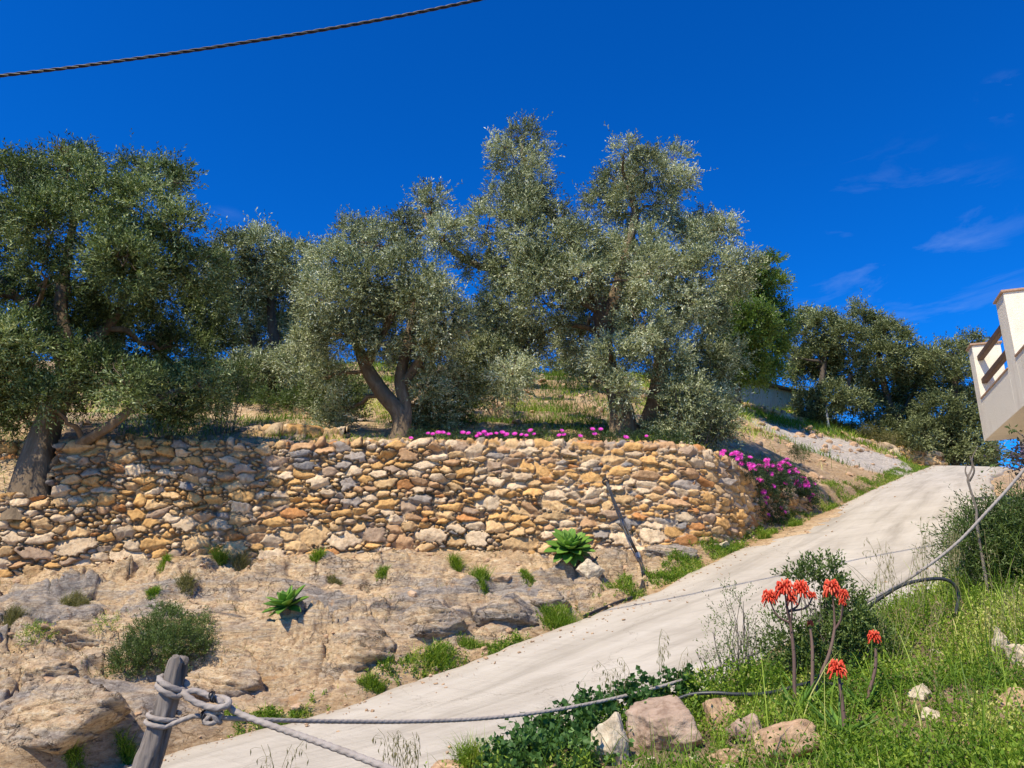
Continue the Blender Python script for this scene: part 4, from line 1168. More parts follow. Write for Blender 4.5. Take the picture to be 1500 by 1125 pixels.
# ------------------------------------------------------------------ grasses and herbs
def blades(rs, B, H, W_, lean=0.35, droop=0.5):
    n = len(B)
    a = rs.uniform(0, 2*pi, n); d = np.stack([np.cos(a), np.sin(a), np.zeros(n)], 1)
    s = np.stack([-np.sin(a), np.cos(a), np.zeros(n)], 1)
    yaw = rs.uniform(-1, 1, (n, 1)); s = unit(s + d*yaw)
    H = (np.zeros(n)+H)[:, None]; W_ = (np.zeros(n)+W_)[:, None]
    ln = lean*rs.uniform(0.2, 1.6, (n, 1))
    dr = droop*rs.uniform(0.2, 1.6, (n, 1))
    rings = []
    for t, w in ((0, 1.0), (0.4, 0.85), (0.75, 0.55), (1.0, 0.08)):
        p = B + d*H*(ln*t + dr*t*t*0.6) + np.array([0, 0, 1.0])*H*(t - 0.35*dr*t*t*t)
        rings.append(p - s*W_*w/2); rings.append(p + s*W_*w/2)
    V = np.stack(rings, 1)
    base = np.arange(n)[:, None]*8
    Q = np.concatenate([base+np.array([[0, 1, 3, 2]]), base+np.array([[2, 3, 5, 4]]), base+np.array([[4, 5, 7, 6]])], 1).reshape(-1, 4)
    return V.reshape(-1, 3), Q, 3
def ground_pts(x, y):
    return np.stack([x, y, terrain(x, y)], 1)
def seen(x, y, m=1.06):
    return np.abs(x) < (0.6655*m)*(y*0.96+0.5)+0.15

FB = [(898,1088,64,96,'tall pointed cream rock standing in the leafy clump by the track',1,'boulder_pale'),
      (977,1068,122,86,'largest brown grey boulder of the row at the bottom',2,'boulder_grey'),
      (1054,1048,50,64,'upright reddish rock squeezed beside the largest boulder',3,'boulder'),
      (1094,1072,54,50,'small purplish rock in the middle of the row at the bottom',4,'boulder_grey'),
      (1146,1090,88,76,'tan angular boulder at the foot of the red flowering aloes',5,'boulder'),
      (1066,1112,60,44,'low tan rock at the very bottom between two bigger boulders',6,'boulder'),
      (655,1122,60,18,'flat pinkish rock lying on the near edge of the track',7,'boulder'),
      (1466,944,40,48,'pale angular rock in the grass near the right edge',8,'boulder_pale'),
      (1496,962,44,50,'cream rock touching the right edge of the view',9,'boulder_pale'),
      (1488,1030,60,42,'salmon coloured rock low at the right edge',10,'boulder'),
      (1350,1016,38,30,'white crumbly stone half buried in the weeds',11,'boulder_pale'),
      (1362,1048,28,22,'lower of the two white stones in the weeds',12,'boulder_pale'),
      (862,836,48,34,'rough cream rock at the foot of the larger agave',13,'boulder_pale'),
      (738,850,38,12,'flat red brown slab lying on the rock slope',14,'boulder'),
      (1058,800,22,16,'small pale stone on the slope below the wall corner',15,'boulder_pale')]
rg = np.random.RandomState(99)
# the bank in front of the track
n = 150000
bx_ = rg.uniform(-2.2, 6.5, n); by_ = rg.uniform(2.7, 9.5, n)
lat, om_, _z = road_query(bx_, by_)
nzb = fbm(bx_*1.3, by_*1.3, 61.0, 3)
cover = sstep(-0.6, 1.2, bx_ - 0.35*(by_-4.5))
_ew = {}
def clear_of_rocks(x, y):
    m = np.ones(len(x), bool)
    for (u, v, w, h, *_r) in FB[:12]:
        p = hit(u, v+h*0.35); ww = pxsize(w, p[1])
        m &= ~((np.abs(x-p[0]*(y/p[1])) < ww*0.50) & (y < p[1]+ww*0.25) & (y > p[1]-ww*0.85))
    return m
ok = ~((750+F*bx_/by_*1.04 < 900) & (by_ < 4.7) & (rg.rand(n) < 0.75)) & clear_of_rocks(bx_, by_) & (lat > 0) & (om_ > 0.12) & seen(bx_, by_, 1.12) & (rg.rand(n) < cover*(0.75+0.6*nzb)) & (rg.rand(n) < (4.2/by_)**1.6)
BK = ground_pts(bx_[ok], by_[ok])
nk = nzb[ok]
m = rg.rand(len(BK)) < 0.55
P = BK[m]
D = np.array([0, 0, 1.0])+rg.randn(len(P), 3)*0.45
Ls = rg.uniform(0.06, 0.21, len(P))*(1+0.6*nk[m])
Vw = shoots(rg, P-np.array([0, 0, 0.01]), D, Ls, 8, 0.026, 0.014, splay=1.3)
Tw = np.clip(np.repeat(0.45+0.55*fbm(P[:, 0]*1.1, P[:, 1]*1.1, 71.0, 3)+rg.randn(len(P))*0.08, 8)+rg.randn(len(P)*8)*0.13, 0, 0.95)
o = mesh_np('weeds', Vw, quads(len(Vw)//4), M['weed'], None, False, face_attrs={'tint': Tw})
tag(o, 'low leafy green weeds covering the bank at lower right', 'weeds', kind='stuff')
P = BK[~m]
hg = rg.uniform(0.07, 0.26, len(P))*(1+0.9*fbm(P[:, 0]*0.9, P[:, 1]*0.9, 81.0, 2))
tall = rg.rand(len(P)) < 0.025+0.05*sstep(1.0, 2.4, P[:, 0]); hg = np.where(tall, hg*2.4+0.06, hg)
Vb, Qb, kk = blades(rg, P, np.clip(hg, 0.04, 0.6), np.where(tall, 0.006, 0.0045), 0.3, 0.5)
Tb = np.clip(np.repeat(0.50+0.45*fbm(P[:, 0]*1.4, P[:, 1]*1.4, 91.0, 3)+rg.randn(len(P))*0.18, kk), 0, 1)
o = mesh_np('grass', Vb, Qb, M['weed'], None, False, face_attrs={'tint': Tb})
tag(o, 'green and yellowing grass blades among the weeds of the near bank', 'grass', kind='stuff')

# weeds along the far edge of the track and in the cracks of the rock
def strip_pts(n, lo, hi, dlo, dhi):
    t = rg.uniform(lo, hi, n)
    i = np.clip((t*(NR-1)).astype(int), 0, NR-2)
    f = t*(NR-1)-i
    l = RL[i]*(1-f[:, None])+RL[i+1]*f[:, None]; r = RR[i]*(1-f[:, None])+RR[i+1]*f[:, None]
    w = (l-r)[:, :2]; w /= np.linalg.norm(w, axis=1)[:, None]
    d = rg.uniform(dlo, dhi, n)
    return l[:, 0]+w[:, 0]*d, l[:, 1]+w[:, 1]*d, t
xk, yk, tk = strip_pts(26000, 0.20, 0.80, -0.05, 0.45)
den = sstep(-0.12, 0.5, fbm(xk*1.6, yk*1.6, 101.0, 4)+0.06)
k = rg.rand(len(xk)) < den*1.1+0.03
P = ground_pts(xk[k], yk[k])
h = rg.uniform(0.03, 0.11, len(P))*np.clip(0.6+1.2*den[k], 0, 1.6)
V1, Q1, kk = blades(rg, P, h, 0.007, 0.5, 0.7)
T1 = np.clip(np.repeat(0.62+0.5*fbm(P[:, 0]*1.2, P[:, 1]*1.2, 111.0, 2)+rg.randn(len(P))*0.2, kk), 0, 1)
k2 = rg.rand(len(P)) < 0.4
P2 = P[k2]
V2 = shoots(rg, P2, np.array([0, 0, 1.0])+rg.randn(len(P2), 3)*0.5, rg.uniform(0.05, 0.13, len(P2)), 7, 0.035, 0.018, splay=1.2)
T2 = np.clip(0.35+rg.randn(len(V2)//4)*0.2, 0, 1)
o = mesh_np('weeds', np.vstack([V1, V2]), np.vstack([Q1, quads(len(V2)//4)+len(V1)]), M['weed'], None, False, face_attrs={'tint': np.concatenate([T1, T2])})
tag(o, 'ragged line of weeds where the rock slope meets the far edge of the track', 'weeds', kind='stuff')

n = 60000
xr = rg.uniform(-8, 5, n); yr = rg.uniform(6, 13, n)
zz_, inf = terrain(xr, yr, True)
den = sstep(0.30, 0.75, fbm(xr*1.7, yr*2.2, 121.0, 3)+0.15*fbm(xr*0.5, yr*0.5, 3.0, 2))*0.6 + 0.5*np.exp(-((inf['sd']+0.25)/0.25)**2)*sstep(0.0, 0.4, fbm(xr*2, yr*2, 5.0, 2))
k = (inf['left']) & (inf['sd'] < -0.12) & (inf['om'] > 0.3) & seen(xr, yr) & (rg.rand(n) < den)
P = np.stack([xr[k], yr[k], zz_[k]], 1)
V1, Q1, kk = blades(rg, P, rg.uniform(0.03, 0.11, len(P)), 0.006, 0.6, 0.6)
T1 = np.clip(np.repeat(0.5+0.6*fbm(P[:, 0]*0.9, P[:, 1]*0.9, 131.0, 2)+rg.randn(len(P))*0.2, kk), 0, 1)
o = mesh_np('dry_grass', V1, Q1, M['drygrass'], None, False, face_attrs={'tint': T1})
tag(o, 'thin dry grass growing in the cracks of the rock slope', 'grass', kind='stuff')

# terraces above the wall
n = 200000
xr = rg.uniform(-16, 19, n); yr = rg.uniform(12, 34, n)
zz_, inf = terrain(xr, yr, True)
den = sstep(-0.25, 0.4, fbm(xr*0.45, yr*0.45, 141.0, 3)+0.15)
gpath = np.full(n, 9.0)
for q in range(23):
    a = GP[q][:2]; d = GP[q+1][:2]-a
    tt_ = np.clip(((xr-a[0])*d[0]+(yr-a[1])*d[1])/(d@d), 0, 1)
    gpath = np.minimum(gpath, np.hypot(xr-a[0]-tt_*d[0], yr-a[1]-tt_*d[1]))
och = (yr > 14.3) & (yr < 21) & (xr > 4.2)
k = (inf['sd'] > 0.35) & (inf['left']) & (inf['om'] > 0.5) & seen(xr, yr) & (gpath > 2.3) & (rg.rand(n) < den*np.where(och, 0.04, np.where((xr > 6) & (yr < 25), 0.3, 0.8)))
P = np.stack([xr[k], yr[k], zz_[k]], 1)
sc = P[:, 1]/14
V1, Q1, kk = blades(rg, P, rg.uniform(0.06, 0.22, len(P))*np.clip(sc, 1, 1.6), 0.011*sc, 0.5, 0.6)
T1 = np.clip(np.repeat(0.50+0.6*fbm(P[:, 0]*0.35, P[:, 1]*0.35, 151.0, 3)+rg.randn(len(P))*0.14, kk), 0, 1)
o = mesh_np('grass', V1, Q1, M['weed'], None, False, face_attrs={'tint': T1})
tag(o, 'patchy green grass on the terraces under the olives', 'grass', kind='stuff')

# ------------------------------------------------------------------ rocks
import bmesh
def ico(sub):
    bm = bmesh.new(); bmesh.ops.create_icosphere(bm, subdivisions=sub, radius=1)
    bm.verts.ensure_lookup_table()
    V = np.array([v.co[:] for v in bm.verts]); Fc = np.array([[v.index for v in f.verts] for f in bm.faces]); bm.free()
    return V, Fc
ICO = {s: ico(s) for s in (1, 2, 3, 5)}
def rock_shape(rs, sub=5, cuts=14, rough=0.05):
    V, Fc = ICO[sub]
    nrm = unit(rs.randn(cuts, 3)); dd = rs.uniform(0.55, 0.95, cuts)
    r = np.ones(len(V))*1.15
    for q in range(cuts):
        c = V@nrm[q]
        rr = np.where(c > 0.05, dd[q]/np.maximum(c, 0.05), 9)
        r = np.minimum(r, rr)
    X = V*r[:, None]
    if sub > 2:
        s0 = rs.rand()*50
        X = X*(1+rough*fbm(X[:, 0]*1.6+s0, X[:, 1]*1.6, X[:, 2]*1.6, 5, 0.55)[:, None]+0.045*ridged(X[:, 0]*3+s0, X[:, 1]*3, X[:, 2]*3, 4)[:, None]-0.04)
    return X, Fc
def rot3(rs, a=0.4):
    e = mathutils.Euler((rs.uniform(-a, a), rs.uniform(-a, a), rs.uniform(0, 6.28)))
    return np.array(e.to_matrix())
def boulder(u, v, wpx, hpx, label, seed, mat, Y=None, name='boulder', group=None, dep=0.8, sink=0.25):
    rs = np.random.RandomState(seed)
    p = hit(u, v+hpx*0.35)
    if Y: p = np.array([at(u, v, Y)[0], Y, gz(at(u, v, Y)[0], Y)])
    w = pxsize(wpx, p[1]); h = pxsize(hpx, p[1])
    X, Fc = rock_shape(rs, 5, 14, 0.10)
    X = X/np.abs(X).max(0)
    X = X*np.array([w/2, w/2*dep, h/2])
    R = rot3(rs, 0.12); R = np.array(mathutils.Euler((rs.uniform(-.15, .15), rs.uniform(-.15, .15), rs.uniform(-.4, .4))).to_matrix())
    X = X@R.T
    c = at(u, v, p[1]+w*0.15)
    o = mesh_np(name, X, Fc, mat, None, True)
    o.location = tuple(c)
    return tag(o, label, 'rock', group)
for (u, v, w, h, lab, sd_i, mt_) in FB:
    boulder(u, v, w, h, lab, 200+sd_i, M[mt_])
def outcrop(u, v, wpx, hpx, label, seed, tilt=0.0, dep=0.9, sink=0.5):
    rs = np.random.RandomState(seed)
    p = hit(u, v)
    w = pxsize(wpx, p[1]); h = pxsize(hpx, p[1])
    X, Fc = rock_shape(rs, 5, 13, 0.06)
    X = X/np.abs(X).max(0)
    # bedding: notched layers
    lay = X[:, 2]*3.2+0.35*fbm(X[:, 0]*1.5+seed, X[:, 1]*1.5, 0.0, 3)
    f = lay-np.floor(lay)
    X[:, :2] *= (1-0.10*np.exp(-((f-0.1)/0.07)**2)+0.05*(f-0.5))[:, None]
    X = X*np.array([w/2, w/2*dep, h*0.75])
    Rm = np.array(mathutils.Euler((radians(-14), tilt, rs.uniform(-.3, .3))).to_matrix())
    X = X@Rm.T
    o = mesh_np('rock_outcrop', X, Fc, M['ground'], None, True, attrs={'weather': np.full(len(X), rs.uniform(-0.2, 0.7)), 'soil': np.zeros(len(X)), 'humus': np.zeros(len(X)), 'gravel': np.zeros(len(X))})
    o.location = (p[0], p[1]+w*0.14, p[2]-h*0.12)
    return tag(o, label, 'rock')
OC = [(505,965,150,84,'large tan bedrock block above the track edge, nearest the rope',821,0.15),
      (632,932,110,52,'fractured bedrock step left of the track edge tufts',822,-0.1),
      (745,900,110,44,'low cream bedrock step above the track, right of the fractured one',823,0.1),
      (70,1060,200,90,'broad grey weathered bedrock hump near the bottom left corner',824,-0.15),
      (330,1010,130,56,'ochre bedrock shelf to the right of the wooden post top',825,0.2),
      (110,945,120,44,'pale fractured rock beside the straggly herbs at left',826,0.0),
      (60,985,90,36,'cream broken rock at the left edge above the grey hump',828,0.1),
      (985,812,90,26,'rough ochre bedrock shelf under the curved end of the wall',829,0.1),
      (800,880,70,30,'jagged brown bedrock lump left of the black pipe end',830,-0.1),
      (545,808,190,14,'long flat brown ledge stone at the foot of the wall',831,0.0)]
for (u, v, w, h, lab, sd_i, tl_) in OC:
    outcrop(u, v, w, h, lab, sd_i, tl_, dep=0.3 if h < 20 else 0.8)
def rubble(name, label, x, y, size, mat, seed, sub=2, z=None):
    rs = np.random.RandomState(seed)
    z = terrain(x, y) if z is None else z
    Vs = []; Fs = []; n0 = 0
    protos = [rock_shape(rs, sub, 9) for _ in range(12)]
    for i in range(len(x)):
        X, Fc = protos[rs.randint(12)]
        s = size[i]
        X = (X*np.array([1, rs.uniform(.6, 1), rs.uniform(.4, .75)])*s)@rot3(rs, 0.3).T + np.array([x[i], y[i], z[i]+s*0.15])
        Vs.append(X); Fs.append(Fc+n0); n0 += len(X)
    o = mesh_np(name, np.vstack(Vs), np.vstack(Fs), mat, None, False)
    return tag(o, label, 'stones', kind='stuff')
n = 6500
xr = rg.uniform(-8, 6, n); yr = rg.uniform(6.3, 14, n)
_, inf = terrain(xr, yr, True)
w_ = 0.35*np.exp(-((inf['om']-0.25)/0.25)**2)+0.35*inf['blk']+0.4*np.exp(-((inf['sd']+0.3)/0.25)**2)
k = inf['left'] & (inf['om'] > 0.02) & (inf['sd'] < -0.1) & (rg.rand(n) < w_) & seen(xr, yr)
rubble('rubble', 'loose stones scattered over the rock slope below the wall', xr[k], yr[k], 0.010+0.075*rg.rand(k.sum())**5, M['boulder'], 61)
n = 3200
xr = rg.uniform(-14, 17, n); yr = rg.uniform(12.8, 33, n)
_, inf = terrain(xr, yr, True)
k = inf['left'] & (inf['om'] > 0.3) & (inf['sd'] > 0.4) & (rg.rand(n) < 0.25+0.75*sstep(-0.1, 0.4, fbm(xr*0.6, yr*0.6, 17., 3))) & seen(xr, yr)
rubble('rubble', 'loose stones lying on the terraces and the ochre bank', xr[k], yr[k], (0.03+0.12*rg.rand(k.sum())**3)*np.clip(yr[k]/18, .7, 1.4), M['boulder'], 62)
n = 900
xr = rg.uniform(0, 5, n); yr = rg.uniform(3, 7, n)
lt, omm, _ = road_query(xr, yr)
k = (lt > 0) & (omm > 0.0) & (omm < 1.6) & seen(xr, yr) & (rg.rand(n) < 0.25)
rubble('rubble', 'small stones between the weeds of the near bank', xr[k], yr[k], 0.01+0.035*rg.rand(k.sum())**3, M['boulder_pale'], 63)
# rough dry stone rows on the hill
def row(pts, hpx, label, seed, **kw):
    b = [hit(u, v, ymin=yy-1.2) if False else at(u, v, yy) for (u, v, yy) in pts]
    t = [at(u, v-hpx, yy) for (u, v, yy) in pts]
    return stone_wall('dry_stone_row', b, t, label, seed, res=0.035, depth=0.11, size=1.35, cap=0.35, big_low=False, **kw)
row([(1080,612,30.2),(1105,618,29.6),(1135,624,29.3),(1165,632,29.2),(1185,640,29.4)], 22, 'rubble bank of stones holding up the ground in front of the shed', 71, tone=0.8)
row([(745,566,25.5),(775,570,25.5),(805,577,25.3),(835,586,25.2)], 20, 'old dry stone row on the skyline left of the tallest olive', 72, tone=0.8)
row([(350,648,13.2),(400,646,13.3),(450,646,13.4),(505,648,13.4)], 14, 'low loose row of stones just above the retaining wall', 73, tone=0.85)
row([(1235,655,28.2),(1270,664,28.4),(1310,672,28.6),(1350,680,28.8),(1385,684,29.0)], 18, 'line of ochre rocks along the gravel track below the ridge trees', 74)
row([(640,560,20.5),(665,566,20.5),(700,572,20.3)], 18, 'short broken stone row half hidden behind the twisted olive', 75, tone=0.9)

# ------------------------------------------------------------------ shrubs near the camera and on the slope
def sc_clumps(lst, Y): return [(at(u, v, Y+(dy[0] if dy else 0)), pxsize(r, Y)) for (u, v, r, *dy) in lst]
bush('rosemary_bush', 'grey green needle leaved bush on the rocks behind the wooden post',
     [(hit(u, v)+np.array([0, 0, 0.02]), pxsize(r, 7.6)) for (u, v, r) in [(190,975,30),(225,965,36),(265,950,36),(285,925,28),(245,925,30),(215,940,28),(250,975,26),(180,990,18),(300,955,16),(240,900,14)]],
     301, M['shrub'], dens=6.0, nl=12, ll=0.034, lw=0.009, sl=0.13, up=0.7, gap=0.0, tint0=0.42, flat=0.7)
bush('herb_clump', 'straggly yellow green herb among stones left of the needle leaved bush',
     [(hit(u, v), pxsize(r, 8.2)) for (u, v, r) in [(45,945,18),(62,938,16),(55,925,14),(158,925,20),(165,905,14)]], 302, M['weed'], dens=2.4, nl=9, ll=0.03, lw=0.009, sl=0.12, up=0.8, gap=0.1, tint0=0.6, flat=0.6)
bush('leafy_bush', 'fresh green leafy bush right behind the red aloe flowers',
     sc_clumps([(1175,850,22),(1200,862,34),(1185,900,38),(1225,905,36),(1160,925,30),(1200,940,42),(1240,930,30),(1250,960,26),(1165,965,28),(1210,835,16),(1200,985,36),(1275,930,24),(1290,960,26),(1250,900,24),(1140,960,26)], 5.15), 303, M['shrub'], dens=5.5, nl=9, ll=0.030, lw=0.014, sl=0.11, up=0.9, gap=0.05, tint0=0.5, tintv=0.3)
bush('wispy_shrub', 'airy thin stemmed shrub in front of the track, left of the aloes',
     sc_clumps([(1070,905,26),(1095,930,32),(1050,945,26),(1090,965,34),(1120,950,28),(1035,960,22),(1075,880,16)], 5.05), 304, M['shrub'], dens=1.3, nl=8, ll=0.022, lw=0.007, sl=0.14, up=1.0, gap=0.15, tint0=0.6)
bush('mallow_clump', 'dark round leaved clump around the tall cream rock at the bottom',
     sc_clumps([(800,1080,26),(840,1070,34),(880,1055,30,0.15),(850,1100,40),(920,1030,24,0.2),(800,1110,30),(760,1115,20),(950,1015,20,0.3),(990,1010,22,0.4),(870,1035,18,.2),(1010,1000,16,.4),(775,1100,32,-.25),(825,1118,34,-.35),(880,1125,26,-.4),(740,1125,24,-.3)], 4.65), 305, M['mallow'], dens=4.2, nl=7, ll=0.034, lw=0.034, sl=0.09, up=0.5, gap=0.02, tint0=0.5, flat=0.65, stems=False)
bush('rosemary_bush', 'large dense dark green needle leaved shrub at the right edge',
     sc_clumps([(1440,780,26),(1478,768,30),(1505,785,42),(1450,800,40),(1420,815,26),(1410,850,22),(1460,840,36),(1500,830,50),(1540,780,50),(1490,870,30)], 5.9), 306, M['shrub'], dens=6.5, nl=14, ll=0.040, lw=0.009, sl=0.24, up=0.5, gap=0.0, tint0=0.40, tintv=0.28)
bush('weed_clump', 'lush green weed clump at the foot of the thin stemmed shrub',
     sc_clumps([(1080,1000,30),(1040,1005,24),(1120,995,28),(1130,1030,26),(1000,1035,14)], 4.95), 307, M['weed'], dens=4.5, nl=8, ll=0.026, lw=0.016, sl=0.09, up=0.6, gap=0.0, tint0=0.42, flat=0.6, stems=False)
def tufts(lst, label, seed, mat, dens, hh, ww, cat='grass'):
    pass
TU_ = [(322,820,12,24,'weed','green grass tuft at the wall foot, leftmost of a pair'),(352,822,16,20,'drygrass','straw coloured grass tuft at the wall foot beside a green one'),
       (383,808,14,12,'weed','low grey green tuft tight against the base of the wall'),(463,820,12,16,'weed','little green tuft at the wall foot under the long stone ledge'),
       (224,866,12,10,'weed','small round green tuft on bare rock, upper left of the slope'),(240,828,10,12,'weed','tiny tuft by the wall foot above the bare rock'),
       (272,852,16,16,'drygrass','dry brown tuft on bare rock beside a green one'),(560,838,12,10,'weed','green cushion tuft on the grey slab'),(490,852,14,8,'drygrass','low brown tuft on the middle of the grey slab'),
       (702,838,18,20,'weed','weedy tuft on the slope between slab and larger agave'),(667,828,12,18,'weed','tall thin tuft below the big wall stones'),(772,842,14,10,'weed','small green tuft to the left of the larger agave'),
       (708,858,14,10,'weed','green tuft beside the flat red brown slab'),(822,912,34,30,'weed','thick green grass tuft at the track edge by the end of the black pipe'),
       (690,943,26,16,'weed','dry green tuft at the foot of the rock face by the track'),(640,965,24,16,'weed','dark green leafy tuft where the rock face meets the track'),
       (545,1002,26,16,'weed','bright green tuft on the track edge left of the leafy one'),(105,1110,34,24,'weed','green grass tuft among the rocks near the bottom left corner'),(185,1105,22,26,'weed','pale weed tuft touching the left of the wooden post'),
       (690,1110,26,46,'weed','spiky grass tuft on the near edge of the track'),(18,905,16,20,'drygrass','yellowing grass tuft at the left edge of the view'),(110,880,26,14,'drygrass','thin straw grass on the rock ledge at upper left'),
       (1165,768,14,8,'weed','flat dark weed spreading on the track below the pink flowers'),(1120,785,12,12,'weed','green weed tuft at the corner where the wall meets the track'),(1260,720,14,10,'drygrass','dry tuft at the foot of the ochre bank')]
for qi, (u, v, rw, hh, mt_, lab) in enumerate(TU_):
    rs = np.random.RandomState(400+qi)
    p = hit(u, v+hh*0.3)
    w = pxsize(rw, p[1]); H = pxsize(hh, p[1])
    n = int(170+rw*9)
    a = rs.uniform(0, 6.28, n); r = w*0.75*rs.rand(n)**0.7
    P = ground_pts(p[0]+r*np.cos(a), p[1]+r*np.sin(a)*(0.6 if v < 1000 else 0.3))-np.array([0, 0, 0.01])
    V1, Q1, kk = blades(rs, P, H*rs.uniform(0.4, 1.25, n), max(0.004, 0.0006*p[1]), 0.45, 0.6)
    T1 = np.clip(np.repeat(0.5+rs.randn(n)*0.2, kk), 0, 1)
    k2 = n//2
    V2 = shoots(rs, P[:k2], np.array([0, 0, 1.0])+rs.randn(k2, 3)*0.5, H*rs.uniform(0.3, 0.9, k2), 6, 0.022, 0.010, splay=1.1)
    o = mesh_np('grass_tuft', np.vstack([V1, V2])-p, np.vstack([Q1, quads(len(V2)//4)+len(V1)]), M[mt_], None, False, face_attrs={'tint': np.concatenate([T1, np.clip(0.4+rs.randn(len(V2)//4)*.2, 0, 1)])})
    o.location = tuple(p)
    tag(o, lab, 'grass tuft', 'grass tufts dotted over the slope and track edge')

# wild oats
def edge_grit(n, seed, left=True):
    rs = np.random.RandomState(seed)
    t = rs.uniform(0.12, 0.9, n); i = np.clip((t*(NR-1)).astype(int), 0, NR-2); f = (t*(NR-1)-i)[:, None]
    l = RL[i]*(1-f)+RL[i+1]*f; rr = RR[i]*(1-f)+RR[i+1]*f
    d = np.clip(np.abs(rs.randn(n))*0.10, 0.0, 0.5)
    if not left: d = 1-d
    P = l*(1-d[:, None])+rr*d[:, None]
    return P
Pg = np.vstack([edge_grit(800, 5), edge_grit(350, 6, False)])
rubble('grit', 'small grit and pebbles washed onto the edges of the track', Pg[:, 0], Pg[:, 1], 0.006+0.022*rg.rand(len(Pg))**3, M['boulder'], 64, 1, Pg[:, 2]+0.004)
def oats(u, vb, vt, n, Y, label, seed, spread=26):
    rs = np.random.RandomState(seed)
    b = MB(); h = MB()
    base = at(u, vb, Y); bx0, by0 = base[0], base[1]
    for q in range(n):
        x = bx0+rs.uniform(-1, 1)*pxsize(spread*0.6, Y); y = by0+rs.uniform(-.15, .15)
        p0 = np.array([x, y, min(gz(x, y), base[2])-0.01])
        tip = at(u+rs.uniform(-1, 1)*spread, vt+rs.uniform(0, 0.45)*(vb-vt), y)
        P = wander(rs, p0, tip, 9, 0.06)
        bend = rs.choice([-1, 1])*pxsize(9, Y)
        P[-1, 0] += bend; P[-2, 0] += bend*0.35; P[-1, 2] -= 0.015
        b.tube(P, np.linspace(0.0016, 0.0009, 9), 4, cap=False, a=rs.uniform(0.3, 1))
        for k_ in range(rs.randint(7, 13)):
            s = P[-1] + (P[-4]-P[-1])*rs.rand()
            d = np.array([rs.uniform(-1, 1)*0.035+bend*0.4, rs.uniform(-1, 1)*0.02, rs.uniform(-0.04, 0.005)])
            e = s+d
            b.tube(np.array([s, s+d*0.6+np.array([0, 0, 0.006]), e]), 0.0006, 3, cap=False, a=0.6)
            h.tube(np.array([e, e+np.array([rs.uniform(-.004, .004), 0, -0.010]), e+np.array([rs.uniform(-.006, .006), 0, -0.026])]), [0.0006, 0.0030, 0.0004], 4, cap=False, a=rs.uniform(0.2, 1))
    root = empty('wild_oats', (bx0, by0, gz(bx0, by0)), label, 'grass', 'dry wild oats standing before the pale track')
    b.build('stems', M['drygrass'], root, False); h.build('spikelets', M['drygrass'], root, False)
oats(590,1135,1062,9,4.2,'tuft of nodding oats crossing the lower rope at the bottom',501,30)
oats(415,1140,1070,4,3.8,'few bare oat stalks right of the wooden post',502,28)
oats(905,1010,955,5,4.9,'small nodding oats above the rope in front of the track',503,22)
oats(975,1000,915,4,5.0,'sparse oats left of the thin stemmed shrub',504,24)
oats(1305,880,780,9,5.4,'feathery oats in front of the track left of the arched hose',505,30)
oats(1352,870,750,6,5.5,'tallest oats before the track near the needle leaved shrub',506,16)
oats(1395,830,765,9,5.5,'bristly oats at the left edge of the large right shrub',507,14)
oats(1330,1000,830,7,4.9,'tall thin stems rising from the weeds in the middle of the bank',508,60)
oats(1460,1010,770,7,4.6,'tall pale grass stems before the large right shrub',509,40)

# scrub along the ridge under the far trees
bush('ridge_scrub', 'dark green scrub filling the ridge under the far olives', sc_clumps([(1175,625,14),(1215,632,16),(1250,640,18),(1285,648,18),(1320,655,20),(1350,662,22),(1385,668,20),(1412,672,18),(1440,678,16),(1335,640,22),(1370,645,22),(1300,632,16),(1455,668,12)], 30.5), 310, M['olive_far'], dens=1.3, nl=9, ll=0.12, lw=0.042, sl=0.34, gap=0.0, tint0=0.36, stems=False)
# ------------------------------------------------------------------ agaves
def fleshy_leaf(b, o, d, upv, L_, w, curve, rs, thick=0.16, prof=None, n=9, a=0.5):
    """broad pointed leaf with a channel down the middle"""
    d = unit(np.array(d, float)); s = unit(np.cross(d, upv)); up_ = np.cross(s, d)
    t = np.linspace(0, 1, n)
    wd = w*(np.interp(t, [0, .15, .45, .7, .88, 1], prof or [0.55, 0.6, 1.0, 0.9, 0.5, 0.02]))
    c = o + d*(L_*t)[:, None] + up_*(curve*L_*t**2)[:, None]
    th = thick*wd*0.6+0.002
    prof5 = [(-1, 0.35), (-0.5, 0.05), (0, -0.12), (0.5, 0.05), (1, 0.35)]
    V = []
    for i in range(n):
        for (sx, h) in prof5: V.append(c[i]+s*wd[i]*0.5*sx+up_*wd[i]*0.35*h)
        for (sx, h) in prof5[::-1][1:-1]: V.append(c[i]+s*wd[i]*0.5*sx+up_*(wd[i]*0.35*h-th[i]))
    k = 8
    i = np.arange(n-1)[:, None]*k; j = np.arange(k)[None]
    Q = np.stack([i+j, i+(j+1) % k, i+k+(j+1) % k, i+k+j], -1).reshape(-1, 4)
    b.add(np.array(V), Q, a)
